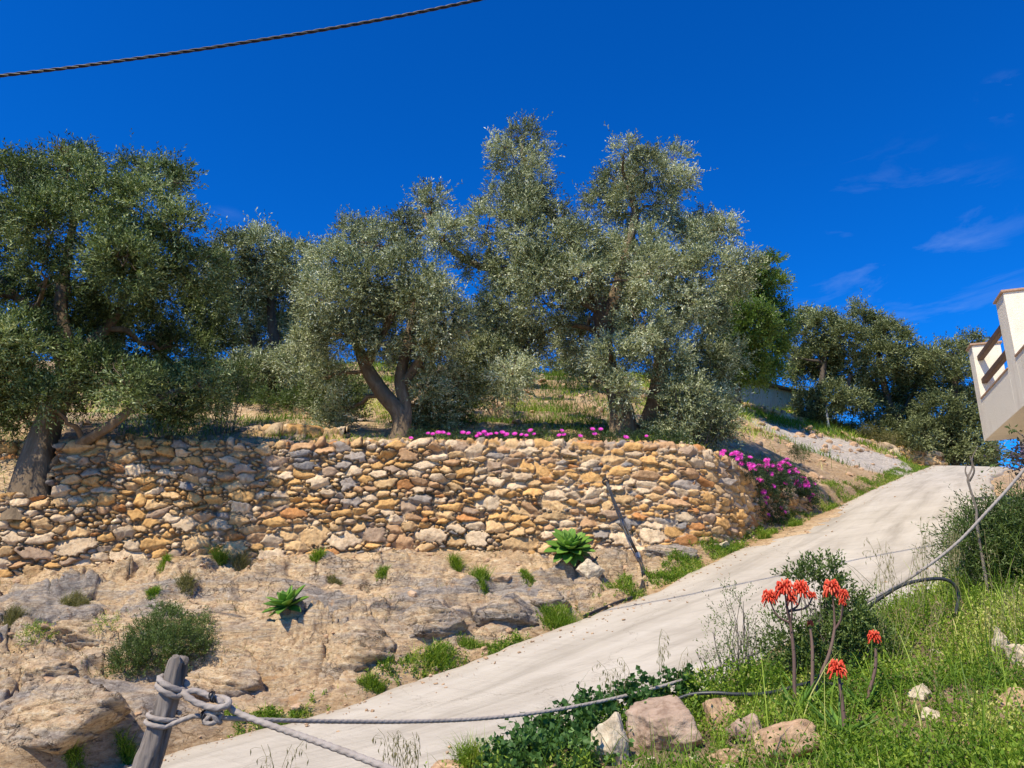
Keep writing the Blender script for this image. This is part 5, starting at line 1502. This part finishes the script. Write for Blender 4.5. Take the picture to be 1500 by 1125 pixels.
def agave(u, v, rpx, label, seed, nleaf=30, tilt=(0, -0.55, 1), stem=0.12):
    rs = np.random.RandomState(seed)
    p = hit(u, v+rpx*0.45)
    R = pxsize(rpx, p[1])
    c = p+np.array([0, 0, stem*0.4+R*0.12])
    root = empty('agave', p, label, 'agave', 'agaves on the rock slope')
    st = MB(); st.tube(np.array([p-np.array([0, 0, .05]), (p+c)/2, c]), [0.05, 0.045, 0.04], 10, 0.1, 3, 5); st.build('stem', M['twig'], root)
    ax = unit(np.array(tilt, float))
    e1 = unit(np.cross(ax, [1, 0, 0.1])); e2 = np.cross(ax, e1)
    b = MB()
    for i in range(nleaf):
        f = i/nleaf
        el = radians(82-92*f**0.8)+rs.randn()*0.06
        az_ = i*2.39996
        out_ = e1*cos(az_)+e2*sin(az_)
        d = out_*cos(el)+ax*sin(el)
        Lf = R*(0.80+0.45*min(1, f*2))*rs.uniform(0.9, 1.1)*(1.0 if f < .8 else .85)
        fleshy_leaf(b, c+ax*R*0.10*(1-f), d, ax*cos(el)-out_*sin(el)+rs.randn(3)*0.05, Lf, Lf*0.46, -0.10-0.18*f+0.06, rs, a=np.clip(0.75-0.5*f+rs.randn()*0.12, 0, 1))
    b.build('rosette', M['agave'], root)
    return root
agave(835,803,31,'larger agave with a full bright green rosette at the wall foot',601,40)
agave(420,888,29,'smaller half open agave growing from a crack lower on the slope',602,22,tilt=(-0.35,-0.35,1),stem=0.0)

# ------------------------------------------------------------------ pink ice plants
def flower_proto(r, n=16):
    rs = np.random.RandomState(4); b = MB()
    for ring, (rr, el) in enumerate(((1.0, 0.25), (0.8, 0.6))):
        for i in range(n):
            a = i*2*pi/n+ring*0.2
            d = np.array([cos(a)*cos(el), sin(a)*cos(el), sin(el)])
            s = np.array([-sin(a), cos(a), 0])
            V = np.array([[0, 0, 0], d*r*rr*0.6+s*r*0.11, d*r*rr, d*r*rr*0.6-s*r*0.11])
            b.add(V, [[0, 1, 2, 3]], 0.4+0.5*rs.rand())
    return b
def ice_plant(label, clumps, flowers, seed, fr=0.040):
    rs = np.random.RandomState(seed)
    cx = clumps[0][0]
    root = empty('ice_plant', cx, label, 'flowering plant', 'pink ice plants on the wall')
    V, T = crown_np(rs, clumps, 4.2, nl=8, ll=0.042, lw=0.012, sl=0.09, up=0.35, gap=-0.1, tint0=0.42, tintv=0.2, seed=seed, flat=1.0)
    mesh_np('foliage', V, quads(len(V)//4), M['iceplant'], root, False, face_attrs={'tint': T})
    fp = flower_proto(fr)
    first = None
    for (p, d) in flowers:
        if first is None:
            o = fp.build('flower', M['pink'], root, False); first = o
        else:
            o = first.copy(); COL.objects.link(o); o.parent = root
        o.matrix_parent_inverse = mathutils.Matrix.Translation(-root.location)
        o.location = tuple(p)
        o.rotation_euler = mathutils.Vector(d).to_track_quat('Z', 'Y').to_euler()
        s = rs.uniform(0.75, 1.2); o.scale = (s, s, s)
    return root
wy = lambda u: float(np.interp(u, bu, [p[2] for p in WALL_BASE]))
cl = []
for u in range(606, 1012, 11):
    cl.append((at(u+rs0.uniform(-3, 3), 643+rs0.uniform(-3, 3), wy(u)+0.18+rs0.uniform(0, .15)), pxsize(rs0.uniform(7, 12), 12.4)))
fl = []
for (u, v) in [(602,643),(627,636),(634,637),(642,635),(649,635),(657,637),(678,635),(686,636),(702,637),(709,634),(713,638),(719,637),(727,636),(736,635),(742,638),(754,637),(764,638),(777,632),(782,637),(823,632),(826,638),(819,639),(850,640),(871,637),(880,630),(868,630),(917,642),(947,640),(699,640),(771,639)]:
    fl.append((at(u, v-1, wy(u)+0.03), (rs0.uniform(-.3, .3), -0.8, 0.7)))
ice_plant('mat of pink ice plant along the top of the wall under the tallest olive', cl, fl, 611, 0.050)
cl = []
for (u, v, r) in [(1060,668,9),(1078,676,14),(1095,686,18),(1108,700,20),(1116,722,22),(1126,745,20),(1132,700,20),(1146,692,16),(1140,722,20),(1160,700,14),(1172,712,14),(1184,715,12),(1186,735,11),(1176,730,12),(1118,762,14),(1105,742,12),(1140,755,12),(1150,680,8),(1125,684,12)]:
    cl.append((at(u, v, wy(max(u, 1085))-0.12), pxsize(r, wy(u))))
fl = []
rf = np.random.RandomState(77)
for q in range(98):
    c, r = cl[rf.randint(len(cl))]
    if c[2] < cl[6][0][2]-0.05 and rf.rand() < 0.5: c, r = cl[[0, 1, 2, 3, 6, 7, 9, 10, 18][rf.randint(9)]]
    d = unit(np.array([rf.uniform(-.9, .6), -0.9, rf.uniform(-.1, 1.3)]))
    fl.append((c+d*r*1.02, d))
ice_plant('bushy pink ice plant tumbling over the end of the wall by the track', cl, fl, 612, 0.058)

# ------------------------------------------------------------------ red flowering aloes
def aloe(base_uv, stalks, label, seed, leaves_n=9, Yb=None, leafR=0.19):
    """stalks: list of (polyline px [(u,v)...], [heads (u,v,r)])"""
    rs = np.random.RandomState(seed)
    p = hit(*base_uv) if Yb is None else at(*base_uv, Yb)
    p[2] = gz(p[0], p[1])
    Y = p[1]
    root = empty('aloe', p, label, 'aloe', 'red flowering aloes on the near bank')
    for (pl, heads) in stalks:
        P = [p+np.array([rs.randn()*.01, rs.randn()*.01, -0.02])]+[at(u, v, Y+(q+1)*0.01) for q, (u, v) in enumerate(pl)]
        b = MB(); Pc = catmull(P, 22)
        b.tube(Pc, np.linspace(0.0125, 0.0068, 22), 9, 0.06, 3, 20, a=rs.uniform(.3, .8))
        for q in range(5, 20, 3):
            d = unit(np.array([rs.uniform(-1, 1), rs.uniform(-1, 0), 1.1]))
            fleshy_leaf(b, Pc[q], d, np.array([0, -1, 0.3]), 0.022, 0.010, 0.1, rs, a=0.9)
        tips = []
        for hi_, (u, v, r) in enumerate(heads):
            t = at(u, v, Y+0.02+rs.uniform(-.03, .03))
            if hi_ > 0 or len(heads) > 1:
                s = Pc[-6] if hi_ < 3 else Pc[-3]
                mid = (s+t)/2+np.array([(t-s)[0]*0.2, 0, -0.02])
                b.tube(catmull([s, mid, t], 8), np.linspace(0.0068, 0.0045, 8), 7, a=0.4)
            tips.append((t, pxsize(r, Y)))
        b.build('stalk', M['stalk'], root)
        for (t, r) in tips:
            h = MB()
            nf = int(30+r*300)
            for q in range(nf):
                f = q/nf
                a = q*2.39996
                el = radians(-30+85*f)+rs.randn()*0.1
                d = np.array([cos(a)*cos(el), sin(a)*cos(el), sin(el)])
                o_ = t+np.array([0, 0, r*0.35*f])
                e_ = o_+d*r*(0.95-0.25*f)*rs.uniform(.85, 1.1)+np.array([0, 0, -r*0.25*(1-f)])
                m_ = o_+d*r*0.5+np.array([0, 0, r*0.12])
                rr_ = max(0.0022, r*0.062)
                e_ = t+(e_-t)*0.74
                h.tube(catmull([o_, m_, e_], 6), np.array([0.4, 0.9, 1.0, 0.85, 1.05, 0.7])*rr_, 5, a=np.clip(0.5+rs.randn()*.25, 0, 1))
            h.build('flower_head', M['red'], root)
    b = MB()
    for i in range(leaves_n):
        a = i*2.4+rs.rand(); el = rs.uniform(0.15, 0.9)
        d = np.array([cos(a)*cos(el), sin(a)*cos(el), sin(el)])
        fleshy_leaf(b, p+np.array([0, 0, 0.03]), d, np.array([0, 0, 1.0]), leafR*rs.uniform(.7, 1.2), 0.045, 0.15, rs, thick=0.35, prof=[1.0, .98, .75, .5, .25, .02], a=rs.uniform(0, 0.5))
    b.build('rosette', M['agave'], root)
aloe((1166,1052), [([(1164,1010),(1163,960),(1158,915),(1152,885)], [(1150,868,21),(1127,878,16),(1160,880,12),(1174,868,19),(1191,874,8)])], 'aloe with the widest cluster of red flower heads, leftmost of the aloes', 701)
aloe((1190,1042), [([(1198,1000),(1214,960),(1222,925),(1222,900)], [(1219,866,19),(1236,873,11),(1234,883,8)])], 'aloe with a slanting dark stalk and three close red heads', 702, 8)
aloe((1190,1050), [([(1190,1000),(1190,950),(1187,920)], [(1187,914,7)])], 'aloe with a reddish upright stalk and one small closed bud', 703, 5)
aloe((1238,1085), [([(1236,1050),(1232,1015),(1229,993)], [(1227,984,19)])], 'shortest aloe with a single spreading red head', 704, 9)
aloe((1266,1050), [([(1272,1020),(1282,980),(1283,950)], [(1281,936,14)])], 'slim aloe on the right with one small red head', 705, 6)
# yellow flower
pf = at(1144, 1030, 4.9); g0z = gz(pf[0], pf[1])
yr_ = empty('yellow_flower', (pf[0], pf[1], g0z), 'single small yellow daisy flower left of the aloe stalks', 'flower')
b = MB(); b.tube(np.array([[pf[0], pf[1], g0z-0.01], [pf[0]+.005, pf[1], (g0z+pf[2])/2], pf]), 0.0015, 5); b.build('stem', M['weed'], yr_)
b = flower_proto(0.021, 12)
o = b.build('petals', M['yellow'], yr_, False)
o.matrix_parent_inverse = mathutils.Matrix.Translation(-yr_.location); o.location = tuple(pf); o.rotation_euler = (radians(55), 0, 0)

# ------------------------------------------------------------------ wooden post and ropes
YP = 3.4
ptop = at(262, 966, YP); p1 = at(245, 1030, YP); p2 = at(226, 1090, YP); p3 = at(212, 1130, YP)
dn_ = unit(p3-p2)
pb_ = p3+dn_*1.2
pz = gz(pb_[0], pb_[1])
pb_ = p3+dn_*((p3[2]-pz+0.1)/-dn_[2])
post = empty('wooden_post', (pb_[0], pb_[1], gz(pb_[0], pb_[1])), 'leaning weathered grey wooden post with rope wound round it', 'post')
b = MB()
Pp = catmull([pb_, (pb_+p3)/2, p3, p2, p1, ptop], 60)
Rp = np.interp(np.linspace(0, 1, 60), [0, .5, .8, 1], [0.060, 0.052, 0.045, 0.041])
b.tube(Pp, Rp, 40, lump=0.055, lobes=3, twist=0.8, seed=2)
V = b.V[0]
b.V = b.V[:1]; b.T = []; b.ta = []; b.n = len(V)
rp = np.random.RandomState(3)
ang_ = np.tile(np.arange(40), 60); row_ = np.repeat(np.arange(60), 40)
groove = -0.010*np.exp(-((ang_-27)/1.2)**2)-0.006*np.exp(-((ang_-33)/1.0)**2)-0.006*np.exp(-((ang_-21)/1.0)**2)
cen = Pp[row_]; dv = V-cen; ln_ = np.linalg.norm(dv, axis=1, keepdims=True)
b.V[0] = cen+dv/ln_*(ln_+(groove+0.004*fbm(ang_*0.6, row_*0.12, 3.0, 3))[:, None])
# worn, slanting top
tv = np.linalg.norm(b.V[0]-ptop, axis=1)
b.V[0][-40:, 2] += 0.012*np.sin(ang_[-40:]*0.4)+0.005*rp.randn(40)
ring = b.V[0][-40:]; rc = ring.mean(0); axd = unit(Pp[-1]-Pp[-3])
rings = [ring, rc+(ring-rc)*0.90+axd*0.006, rc+(ring-rc)*0.6+axd*0.010+0.002*rp.randn(40, 1)*axd, rc+(ring-rc)*0.25+axd*0.011]
VV = np.vstack(rings); jj = np.arange(40)
QQ = np.vstack([np.stack([k_*40+jj, k_*40+(jj+1) % 40, k_*40+40+(jj+1) % 40, k_*40+40+jj], 1) for k_ in range(3)])
b.add(VV, QQ); b.add(np.vstack([rings[-1], rc+axd*0.011]), np.stack([jj, (jj+1) % 40, np.full(40, 40)], 1))
b.build('shaft', M['post'], post)
def rope_mb(P, r, npts=None, lump=0.10):
    L_ = np.linalg.norm(np.diff(P, axis=0), axis=1).sum()
    n = npts or int(max(40, L_/0.0042))
    ln = np.concatenate([[0], np.cumsum(np.linalg.norm(np.diff(P, axis=0), axis=1))])
    s = np.linspace(0, ln[-1], n)
    Q = np.stack([np.interp(s, ln, P[:, k]) for k in range(3)], 1)
    b = MB()
    b.tube(Q, r, 18, lump=lump, lobes=3, twist=2*pi/(r*3.4), seed=0)
    return b
def axis_at(v):
    t = np.linspace(0, 1, 60)
    vs_ = []
    # nearest point of the shaft by height of the picture row
    z = at(245, v, YP)[2]
    i = int(np.argmin(np.abs(Pp[:, 2]-z)))
    return Pp[i], unit(Pp[min(i+2, 59)]-Pp[max(i-2, 0)]), Rp[i]
def coil(v, turns, rr, a0, a1, tilt=0.0):
    c, ax, R0 = axis_at(v)
    e1 = unit(np.cross(ax, [0, 1, 0])); e1 = e1 if e1[0] > 0 else -e1
    e2 = np.cross(ax, e1); e2 = e2 if e2[1] > 0 else -e2
    th = np.linspace(a0, a1+turns*2*pi, 70*turns)
    f = np.linspace(0, 1, len(th))
    Rr = R0+rr*0.95
    return c+Rr*(np.cos(th)[:, None]*e1+np.sin(th)[:, None]*e2)+ax*((f-0.5)*(-turns)*rr*1.9)[:, None]+ax*(tilt*np.cos(th))[:, None]
RRO = 0.0122
cA = coil(1004, 2, RRO, radians(20), radians(-40), -0.012)
A_pts = [at(283,1012,YP-0.02), at(305,1019,YP-0.02), at(322,1027,YP-0.03)]
main_A = [at(333,1034,YP-0.02), at(352,1046,YP-0.03), at(400,1064,3.3), at(480,1092,3.15), at(565,1124,3.0), at(680,1170,2.8), at(800,1210,2.65)]
pathA = np.vstack([cA, catmull([cA[-1]]+A_pts+main_A, 260)[1:]])
ra = empty('rope', cA[0], 'thick grey rope running from the upper coil on the post down to lower right', 'rope', 'ropes tied to the wooden post')
rope_mb(pathA, RRO).build('strand', M['rope'], ra)
loop = catmull([cA[20]+np.array([0, -.0, -0.01]), at(272,1018,YP-0.04), at(285,1028,YP-0.05), at(300,1034,YP-0.05), at(318,1037,YP-0.055), at(333,1033,YP-0.05), at(334,1026,YP-0.03), at(322,1022,YP), at(310,1022,YP+0.02)], 90)
rope_mb(loop, RRO*1.05).build('knot', M['rope'], ra)
cB = coil(1051, 2, RRO*1.0, radians(30), radians(-50), 0.006)
mb2 = [at(280,1050,YP-0.02), at(300,1050,YP-0.01), at(330,1052,YP), at(400,1055,3.55), at(500,1057,3.8), at(600,1057,4.05), at(700,1053,4.3), at(800,1042,4.5), at(900,1023,4.75), at(1000,996,5.0),
       at(1080,967,5.3), at(1160,935,5.45), at(1230,902,5.5), at(1280,876,5.5), at(1340,842,5.4), at(1400,797,5.3), at(1450,745,5.2), at(1485,706,5.15), at(1530,650,5.1), at(1600,560,5.0)]
pathB = np.vstack([cB, catmull([cB[-1]]+mb2, 500)[1:]])
rb_ = empty('rope', cB[0], 'long grey rope sagging from the lower coil of the post along the track', 'rope', 'ropes tied to the wooden post')
rope_mb(pathB, np.interp(np.linspace(0, 1, int(max(40, np.linalg.norm(np.diff(pathB, axis=0), axis=1).sum()/0.006))), [0, .2, 1], [RRO, RRO*0.95, RRO*0.9])).build('strand', M['rope'], rb_) if False else rope_mb(pathB, RRO*0.78, lump=0.07).build('strand', M['rope'], rb_)
kc = at(311, 1051, YP-0.02)
th = np.linspace(0, 4*pi, 120)
kn = np.stack([kc[0]+0.030*np.sin(th*1.5)+0.006*np.cos(th), kc[1]+0.024*np.cos(th*1.5), kc[2]+0.020*np.sin(th*2+0.7)], 1)
rope_mb(kn, RRO*0.8).build('knot', M['rope'], rb_)
b = MB()
for q in range(4):
    a_ = q*0.9
    P = np.stack([kc[0]-0.035+0.010*q+0.004*np.sin(th), kc[1]+0.026*np.cos(th/2+a_), kc[2]+0.026*np.sin(th/2+a_)], 1)[:62]
    b.tube(P, 0.004, 6)
b.build('binding', M['cable'], rb_)
kc2 = at(313, 1021, YP-0.03)
b = MB()
for q in range(4):
    P = np.stack([kc2[0]-0.010+0.007*q+0.003*np.sin(th), kc2[1]+0.022*np.cos(th/2+q), kc2[2]+0.020*np.sin(th/2+q)], 1)[:62]
    b.tube(P, 0.0032, 6)
b.build('binding', M['cable'], ra)

# ------------------------------------------------------------------ pipes and cable
def surf(u, v, lift=0.02):
    p = hit(u, v); p = p.copy(); p[2] += lift; return p
w0 = at(887, 706, 12.02)
pr_ = empty('black_pipe', surf(940, 866), 'bundle of black pipes hanging from a hole in the wall to the track edge', 'pipe')
for q, off in enumerate((0.0, 0.05)):
    dv_ = np.array([off, -0.02*q, 0.0])
    P = [w0+np.array([0, 0.35, 0]), w0+dv_*0.3, at(891,714,11.90)+dv_*0.4, at(899,738,11.84)+dv_*0.6, at(910,765,11.78)+dv_, at(924,795,11.66)+dv_*0.5] + [surf(934, 820, 0.05)+dv_*0.6, surf(940, 843, 0.04)+dv_*0.6, surf(941, 862, 0.035)+dv_*0.5, surf(932,875,0.03)+dv_*0.2, surf(905, 889, 0.03), surf(878, 900, 0.03+0.02*q), surf(855, 909, 0.02+0.03*q)]
    b = MB(); b.tube(catmull(P, 90), 0.012, 8); b.build('tube', M['pipe'], pr_)
b = MB(); th = np.linspace(0, 2*pi, 25)
b.tube(np.stack([w0[0]+0.045*np.cos(th), np.full(25, w0[1]-0.02), w0[2]+0.045*np.sin(th)], 1), 0.014, 8, cap=False); b.build('collar', M['cable'], pr_)
b = MB(); c_ = surf(935, 822, 0.06)
b.tube(np.array([c_+np.array([-.01, 0, .06]), c_, c_+np.array([.02, 0, -.06])]), [0.04, 0.045, 0.038], 10, 0.1, 3, 8); b.build('tape', M['clip'], pr_)
h1 = catmull([at(1272,890,5.6), at(1290,876,5.55), at(1320,858,5.5), at(1350,850,5.5), at(1380,848,5.5), at(1397,856,5.5), at(1404,874,5.5), at(1400,900,5.4)], 60)
b = MB(); b.tube(h1, 0.012, 10); o = b.build('black_hose', M['pipe'], None); tag(o, 'black hose arching out of the weeds below the large right shrub', 'hose', 'black hoses on the near bank')
h2 = catmull([at(930,1036,4.95), at(975,1030,4.85), at(1010,1018,4.8), at(1045,1015,4.75), at(1080,1017,4.72), at(1120,1016,4.72), at(1150,1010,4.75), at(1190,1000,4.8), at(1230,1004,4.85)], 60)
b = MB(); b.tube(h2, 0.011, 10); o = b.build('black_hose', M['pipe'], None); tag(o, 'black hose lying across the weeds behind the row of boulders', 'hose', 'black hoses on the near bank')
YC = 6.4
cp = [at(-900, 190, YC), at(-450, 158, YC), at(0, 111, YC), at(180, 88.5, YC), at(360, 62, YC), at(540, 32, YC), at(700, 0, YC), at(1000, -66, YC), at(1500, -190, YC), at(2100,-350,YC)]
P = catmull(cp, 1400)
b = MB()
ln = np.concatenate([[0], np.cumsum(np.linalg.norm(np.diff(P, axis=0), axis=1))])
for q in range(3):
    a_ = ln*2*pi/0.34+q*2*pi/3
    b.tube(P+np.stack([0*ln, np.cos(a_)*0.0095, np.sin(a_)*0.0095], 1), 0.0085, 6)
o = b.build('overhead_cable', M['cable'], None); tag(o, 'twisted black overhead cable crossing the blue sky', 'cable')

# ------------------------------------------------------------------ dead branch, hanging twigs, board
def rooted(u, v, Y): 
    p = at(u, v, Y); return p
b = MB()
q0 = at(1432,775,5.7); q0g = q0.copy(); q0g[2] = gz(q0[0], q0[1])
b.tube(catmull([q0g, q0, at(1430,745,5.7), at(1420,712,5.7), at(1418,700,5.7), at(1424,685,5.7), at(1421,668,5.7)], 40), np.linspace(0.010, 0.005, 40), 8, 0.2, 2, 20)
b.tube(catmull([at(1420,705,5.7), at(1427,690,5.65), at(1424,672,5.65), at(1432,655,5.65)], 16), np.linspace(0.008, 0.003, 16), 6)
b.tube(catmull([at(1418,700,5.7), at(1414,690,5.72), at(1416,680,5.72)], 10), np.linspace(0.007, 0.003, 10), 6)
o = b.build('dead_branch', M['twig'], None); tag(o, 'bare dead branch standing up before the crest of the track', 'branch')
rsb = np.random.RandomState(88)
bv = px_clumps(rsb, [(1500,672,12),(1508,695,20),(1500,715,14),(1520,665,24),(1484,692,6)], 6.9, 0.2)
bo = bush('flowering_creeper', 'purple and green creeper under the white house at the right edge', bv, 89, M['purple'], cat='creeper', dens=4, nl=7, ll=0.035, lw=0.024, sl=0.12, gap=0.0, tint0=0.35)
b = MB(); Pl = []; Dl = []
for (pts) in ([(1500,672),(1480,660),(1462,655),(1448,652)], [(1500,685),(1478,676),(1460,680),(1445,690)], [(1500,640),(1487,630),(1478,628)]):
    P = catmull([at(u, v, 6.7) for (u, v) in pts], 14)
    b.tube(P, np.linspace(0.005, 0.002, 14), 5)
    for q in range(16):
        Pl.append(P[rsb.randint(3, 14)]+rsb.randn(3)*0.015); Dl.append([rsb.uniform(-1, .6), rsb.uniform(-1, 1), rsb.uniform(-1.2, .6)])
b.build('twigs', M['twig'], bo)
V = leaves(rsb, np.array(Pl), np.array(Dl), 0.045, 0.022)
mesh_np('leaves', V, quads(len(V)//4), M['shrub'], bo, False, face_attrs={'tint': rsb.rand(len(V)//4)*0.6})
pbd = hit(1442, 742); b = MB()
V = np.array([[-.16, 0, .10], [.14, 0.02, .13], [.06, 0.01, -.04], [-.16, .02, .10], [.14, .04, .13], [.06, .03, -.04]])
b.add(V, [[0, 2, 1], [3, 4, 5]]); b.add(V, [[0, 1, 4, 3], [1, 2, 5, 4], [2, 0, 3, 5]])
o = b.build('slate_board', M['slate'], None, False); o.location = tuple(pbd+np.array([0, 0, 0.05])); tag(o, 'dark three cornered slab of slate at the near track edge under the rope', 'slab')

# ------------------------------------------------------------------ shed
sA = at(1070,594,30.0); sB = at(1178,600,32.6)
zt = at(1084,556,30.3)[2]
dS = unit((sB-sA)*np.array([1, 1, 0])); nS_ = np.array([dS[1], -dS[0], 0])
Lsd = np.linalg.norm((sB-sA)[:2])
shed = empty('shed', (*sA[:2], gz(sA[0], sA[1])), 'low grey green metal shed with a dark roof behind the carob tree', 'shed')
def quadwall(a, d, n_, L_, z0, z1, pitch=0.16, dep=0.02):
    k = int(L_/pitch*4); s = np.linspace(0, L_, k)
    off = dep*np.clip(np.sin(s*2*pi/pitch)*1.6, -1, 1)
    lo = a+d*s[:, None]+n_*off[:, None]; lo = lo.copy(); hi = lo.copy(); lo[:, 2] = z0; hi[:, 2] = z1
    V = np.vstack([lo, hi]); j = np.arange(k-1)
    return V, np.stack([j, j+1, j+1+k, j+k], 1)
zb = min(sA[2], sB[2])-1.0
b = MB(); b.add(*quadwall(sA, dS, nS_, Lsd, zb, zt)); b.build('front_wall', M['shed'], shed, False)
b = MB(); b.add(*quadwall(sA, -nS_, -dS, 2.6, zb, zt)); b.build('side_wall', M['shed'], shed, False)
b = MB(); b.add(*quadwall(sB, -nS_, dS, 2.6, zb, zt)); b.build('side_wall', M['shed'], shed, False)
b = MB(); b.add(*quadwall(sA-nS_*2.6, dS, -nS_, Lsd, zb, zt+0.35)); b.build('back_wall', M['shed'], shed, False)
b = MB(); R_ = np.stack([dS, nS_, np.array([0, 0, 1.0])], 1)
cen = (sA+sB)/2-nS_*1.25; cen[2] = zt+0.20
tl = np.array(mathutils.Matrix.Rotation(0.12, 3, 'X'))
b.box(cen, (Lsd/2+0.25, 1.55, 0.05), R_@np.array(mathutils.Matrix.Rotation(-0.12, 3, 'X'))); b.build('roof', M['shedroof'], shed, False)
b = MB(); pp = at(1212, 612, 29.0); pg = gz(pp[0], pp[1])
b.tube(np.array([[pp[0], pp[1], pg-0.1], [pp[0], pp[1], at(1212,574,29.0)[2]]]), 0.045, 8)
b.box((pp[0], pp[1], at(1212,574,29.0)[2]+0.02), (0.07, 0.07, 0.02))
o = b.build('metal_pole', M['clip'], None); tag(o, 'thin pale metal pole standing between the ridge olives', 'pole')

# ------------------------------------------------------------------ white house with a balcony
A0 = np.array([8.06, 12.87, 4.40]); ha = np.array([-0.33, -0.944, 0.0]); hb = np.array([0.944, -0.33, 0.0]); up3 = np.array([0, 0, 1.0])
RH = np.stack([ha, hb, up3], 1)
house = empty('house', (*(A0+hb*2)[:2], 3.0), 'white stuccoed house with a timber railed balcony cut by the right edge', 'house')
def hbox(a0, a1, b0, b1, z0, z1, name, mat, bev=0.004, parent=None):
    m = MB(); c = A0+ha*(a0+a1)/2+hb*(b0+b1)/2; c = np.array([c[0], c[1], (z0+z1)/2])
    m.box(c, (abs(a1-a0)/2, abs(b1-b0)/2, (z1-z0)/2), RH, bev=bev)
    return m.build(name, mat, parent or house, False)
hbox(0.02, 6.0, 0.02, 7.0, 4.40, 4.62, 'balcony_floor', M['stucco'])
hbox(0.30, 2.10, 0.0, 0.16, 4.397, 5.06, 'parapet', M['stucco'])
hbox(2.55, 6.0, 0.0, 0.16, 4.397, 5.10, 'parapet', M['stucco'])
hbox(0.0, 0.15, 0.43, 7.0, 4.397, 5.06, 'parapet', M['stucco'])
hbox(0.30, 2.10, -0.015, 0.175, 5.06, 5.085, 'coping', M['cap'], 0.004)
hbox(2.55, 6.0, -0.015, 0.175, 5.10, 5.13, 'coping', M['cap'], 0.004)
hbox(0.0, 0.30, 0.0, 0.43, 4.395, 6.02, 'pillar', M['stucco'])
hbox(2.10, 2.55, -0.0, 0.60, 4.395, 6.10, 'pillar', M['stucco'])
hbox(-0.03, 0.33, -0.03, 0.46, 6.02, 6.055, 'coping', M['cap'], 0.006)
hbox(2.07, 2.58, -0.03, 0.63, 6.10, 6.135, 'coping', M['cap'], 0.006)
hbox(0.28, 2.12, 0.05, 0.14, 5.74, 5.83, 'rail', M['timber'], 0.008)
hbox(0.28, 2.12, 0.05, 0.14, 5.33, 5.42, 'rail', M['timber'], 0.008)
hbox(0.35, 7.0, 0.42, 7.0, 1.2, 4.40, 'lower_wall', M['stucco'])
hbox(1.6, 7.0, 3.2, 7.0, 4.62, 7.4, 'upper_wall', M['stucco'])
hbox(1.4, 7.2, 3.0, 7.2, 7.4, 7.55, 'roof', M['cap'])
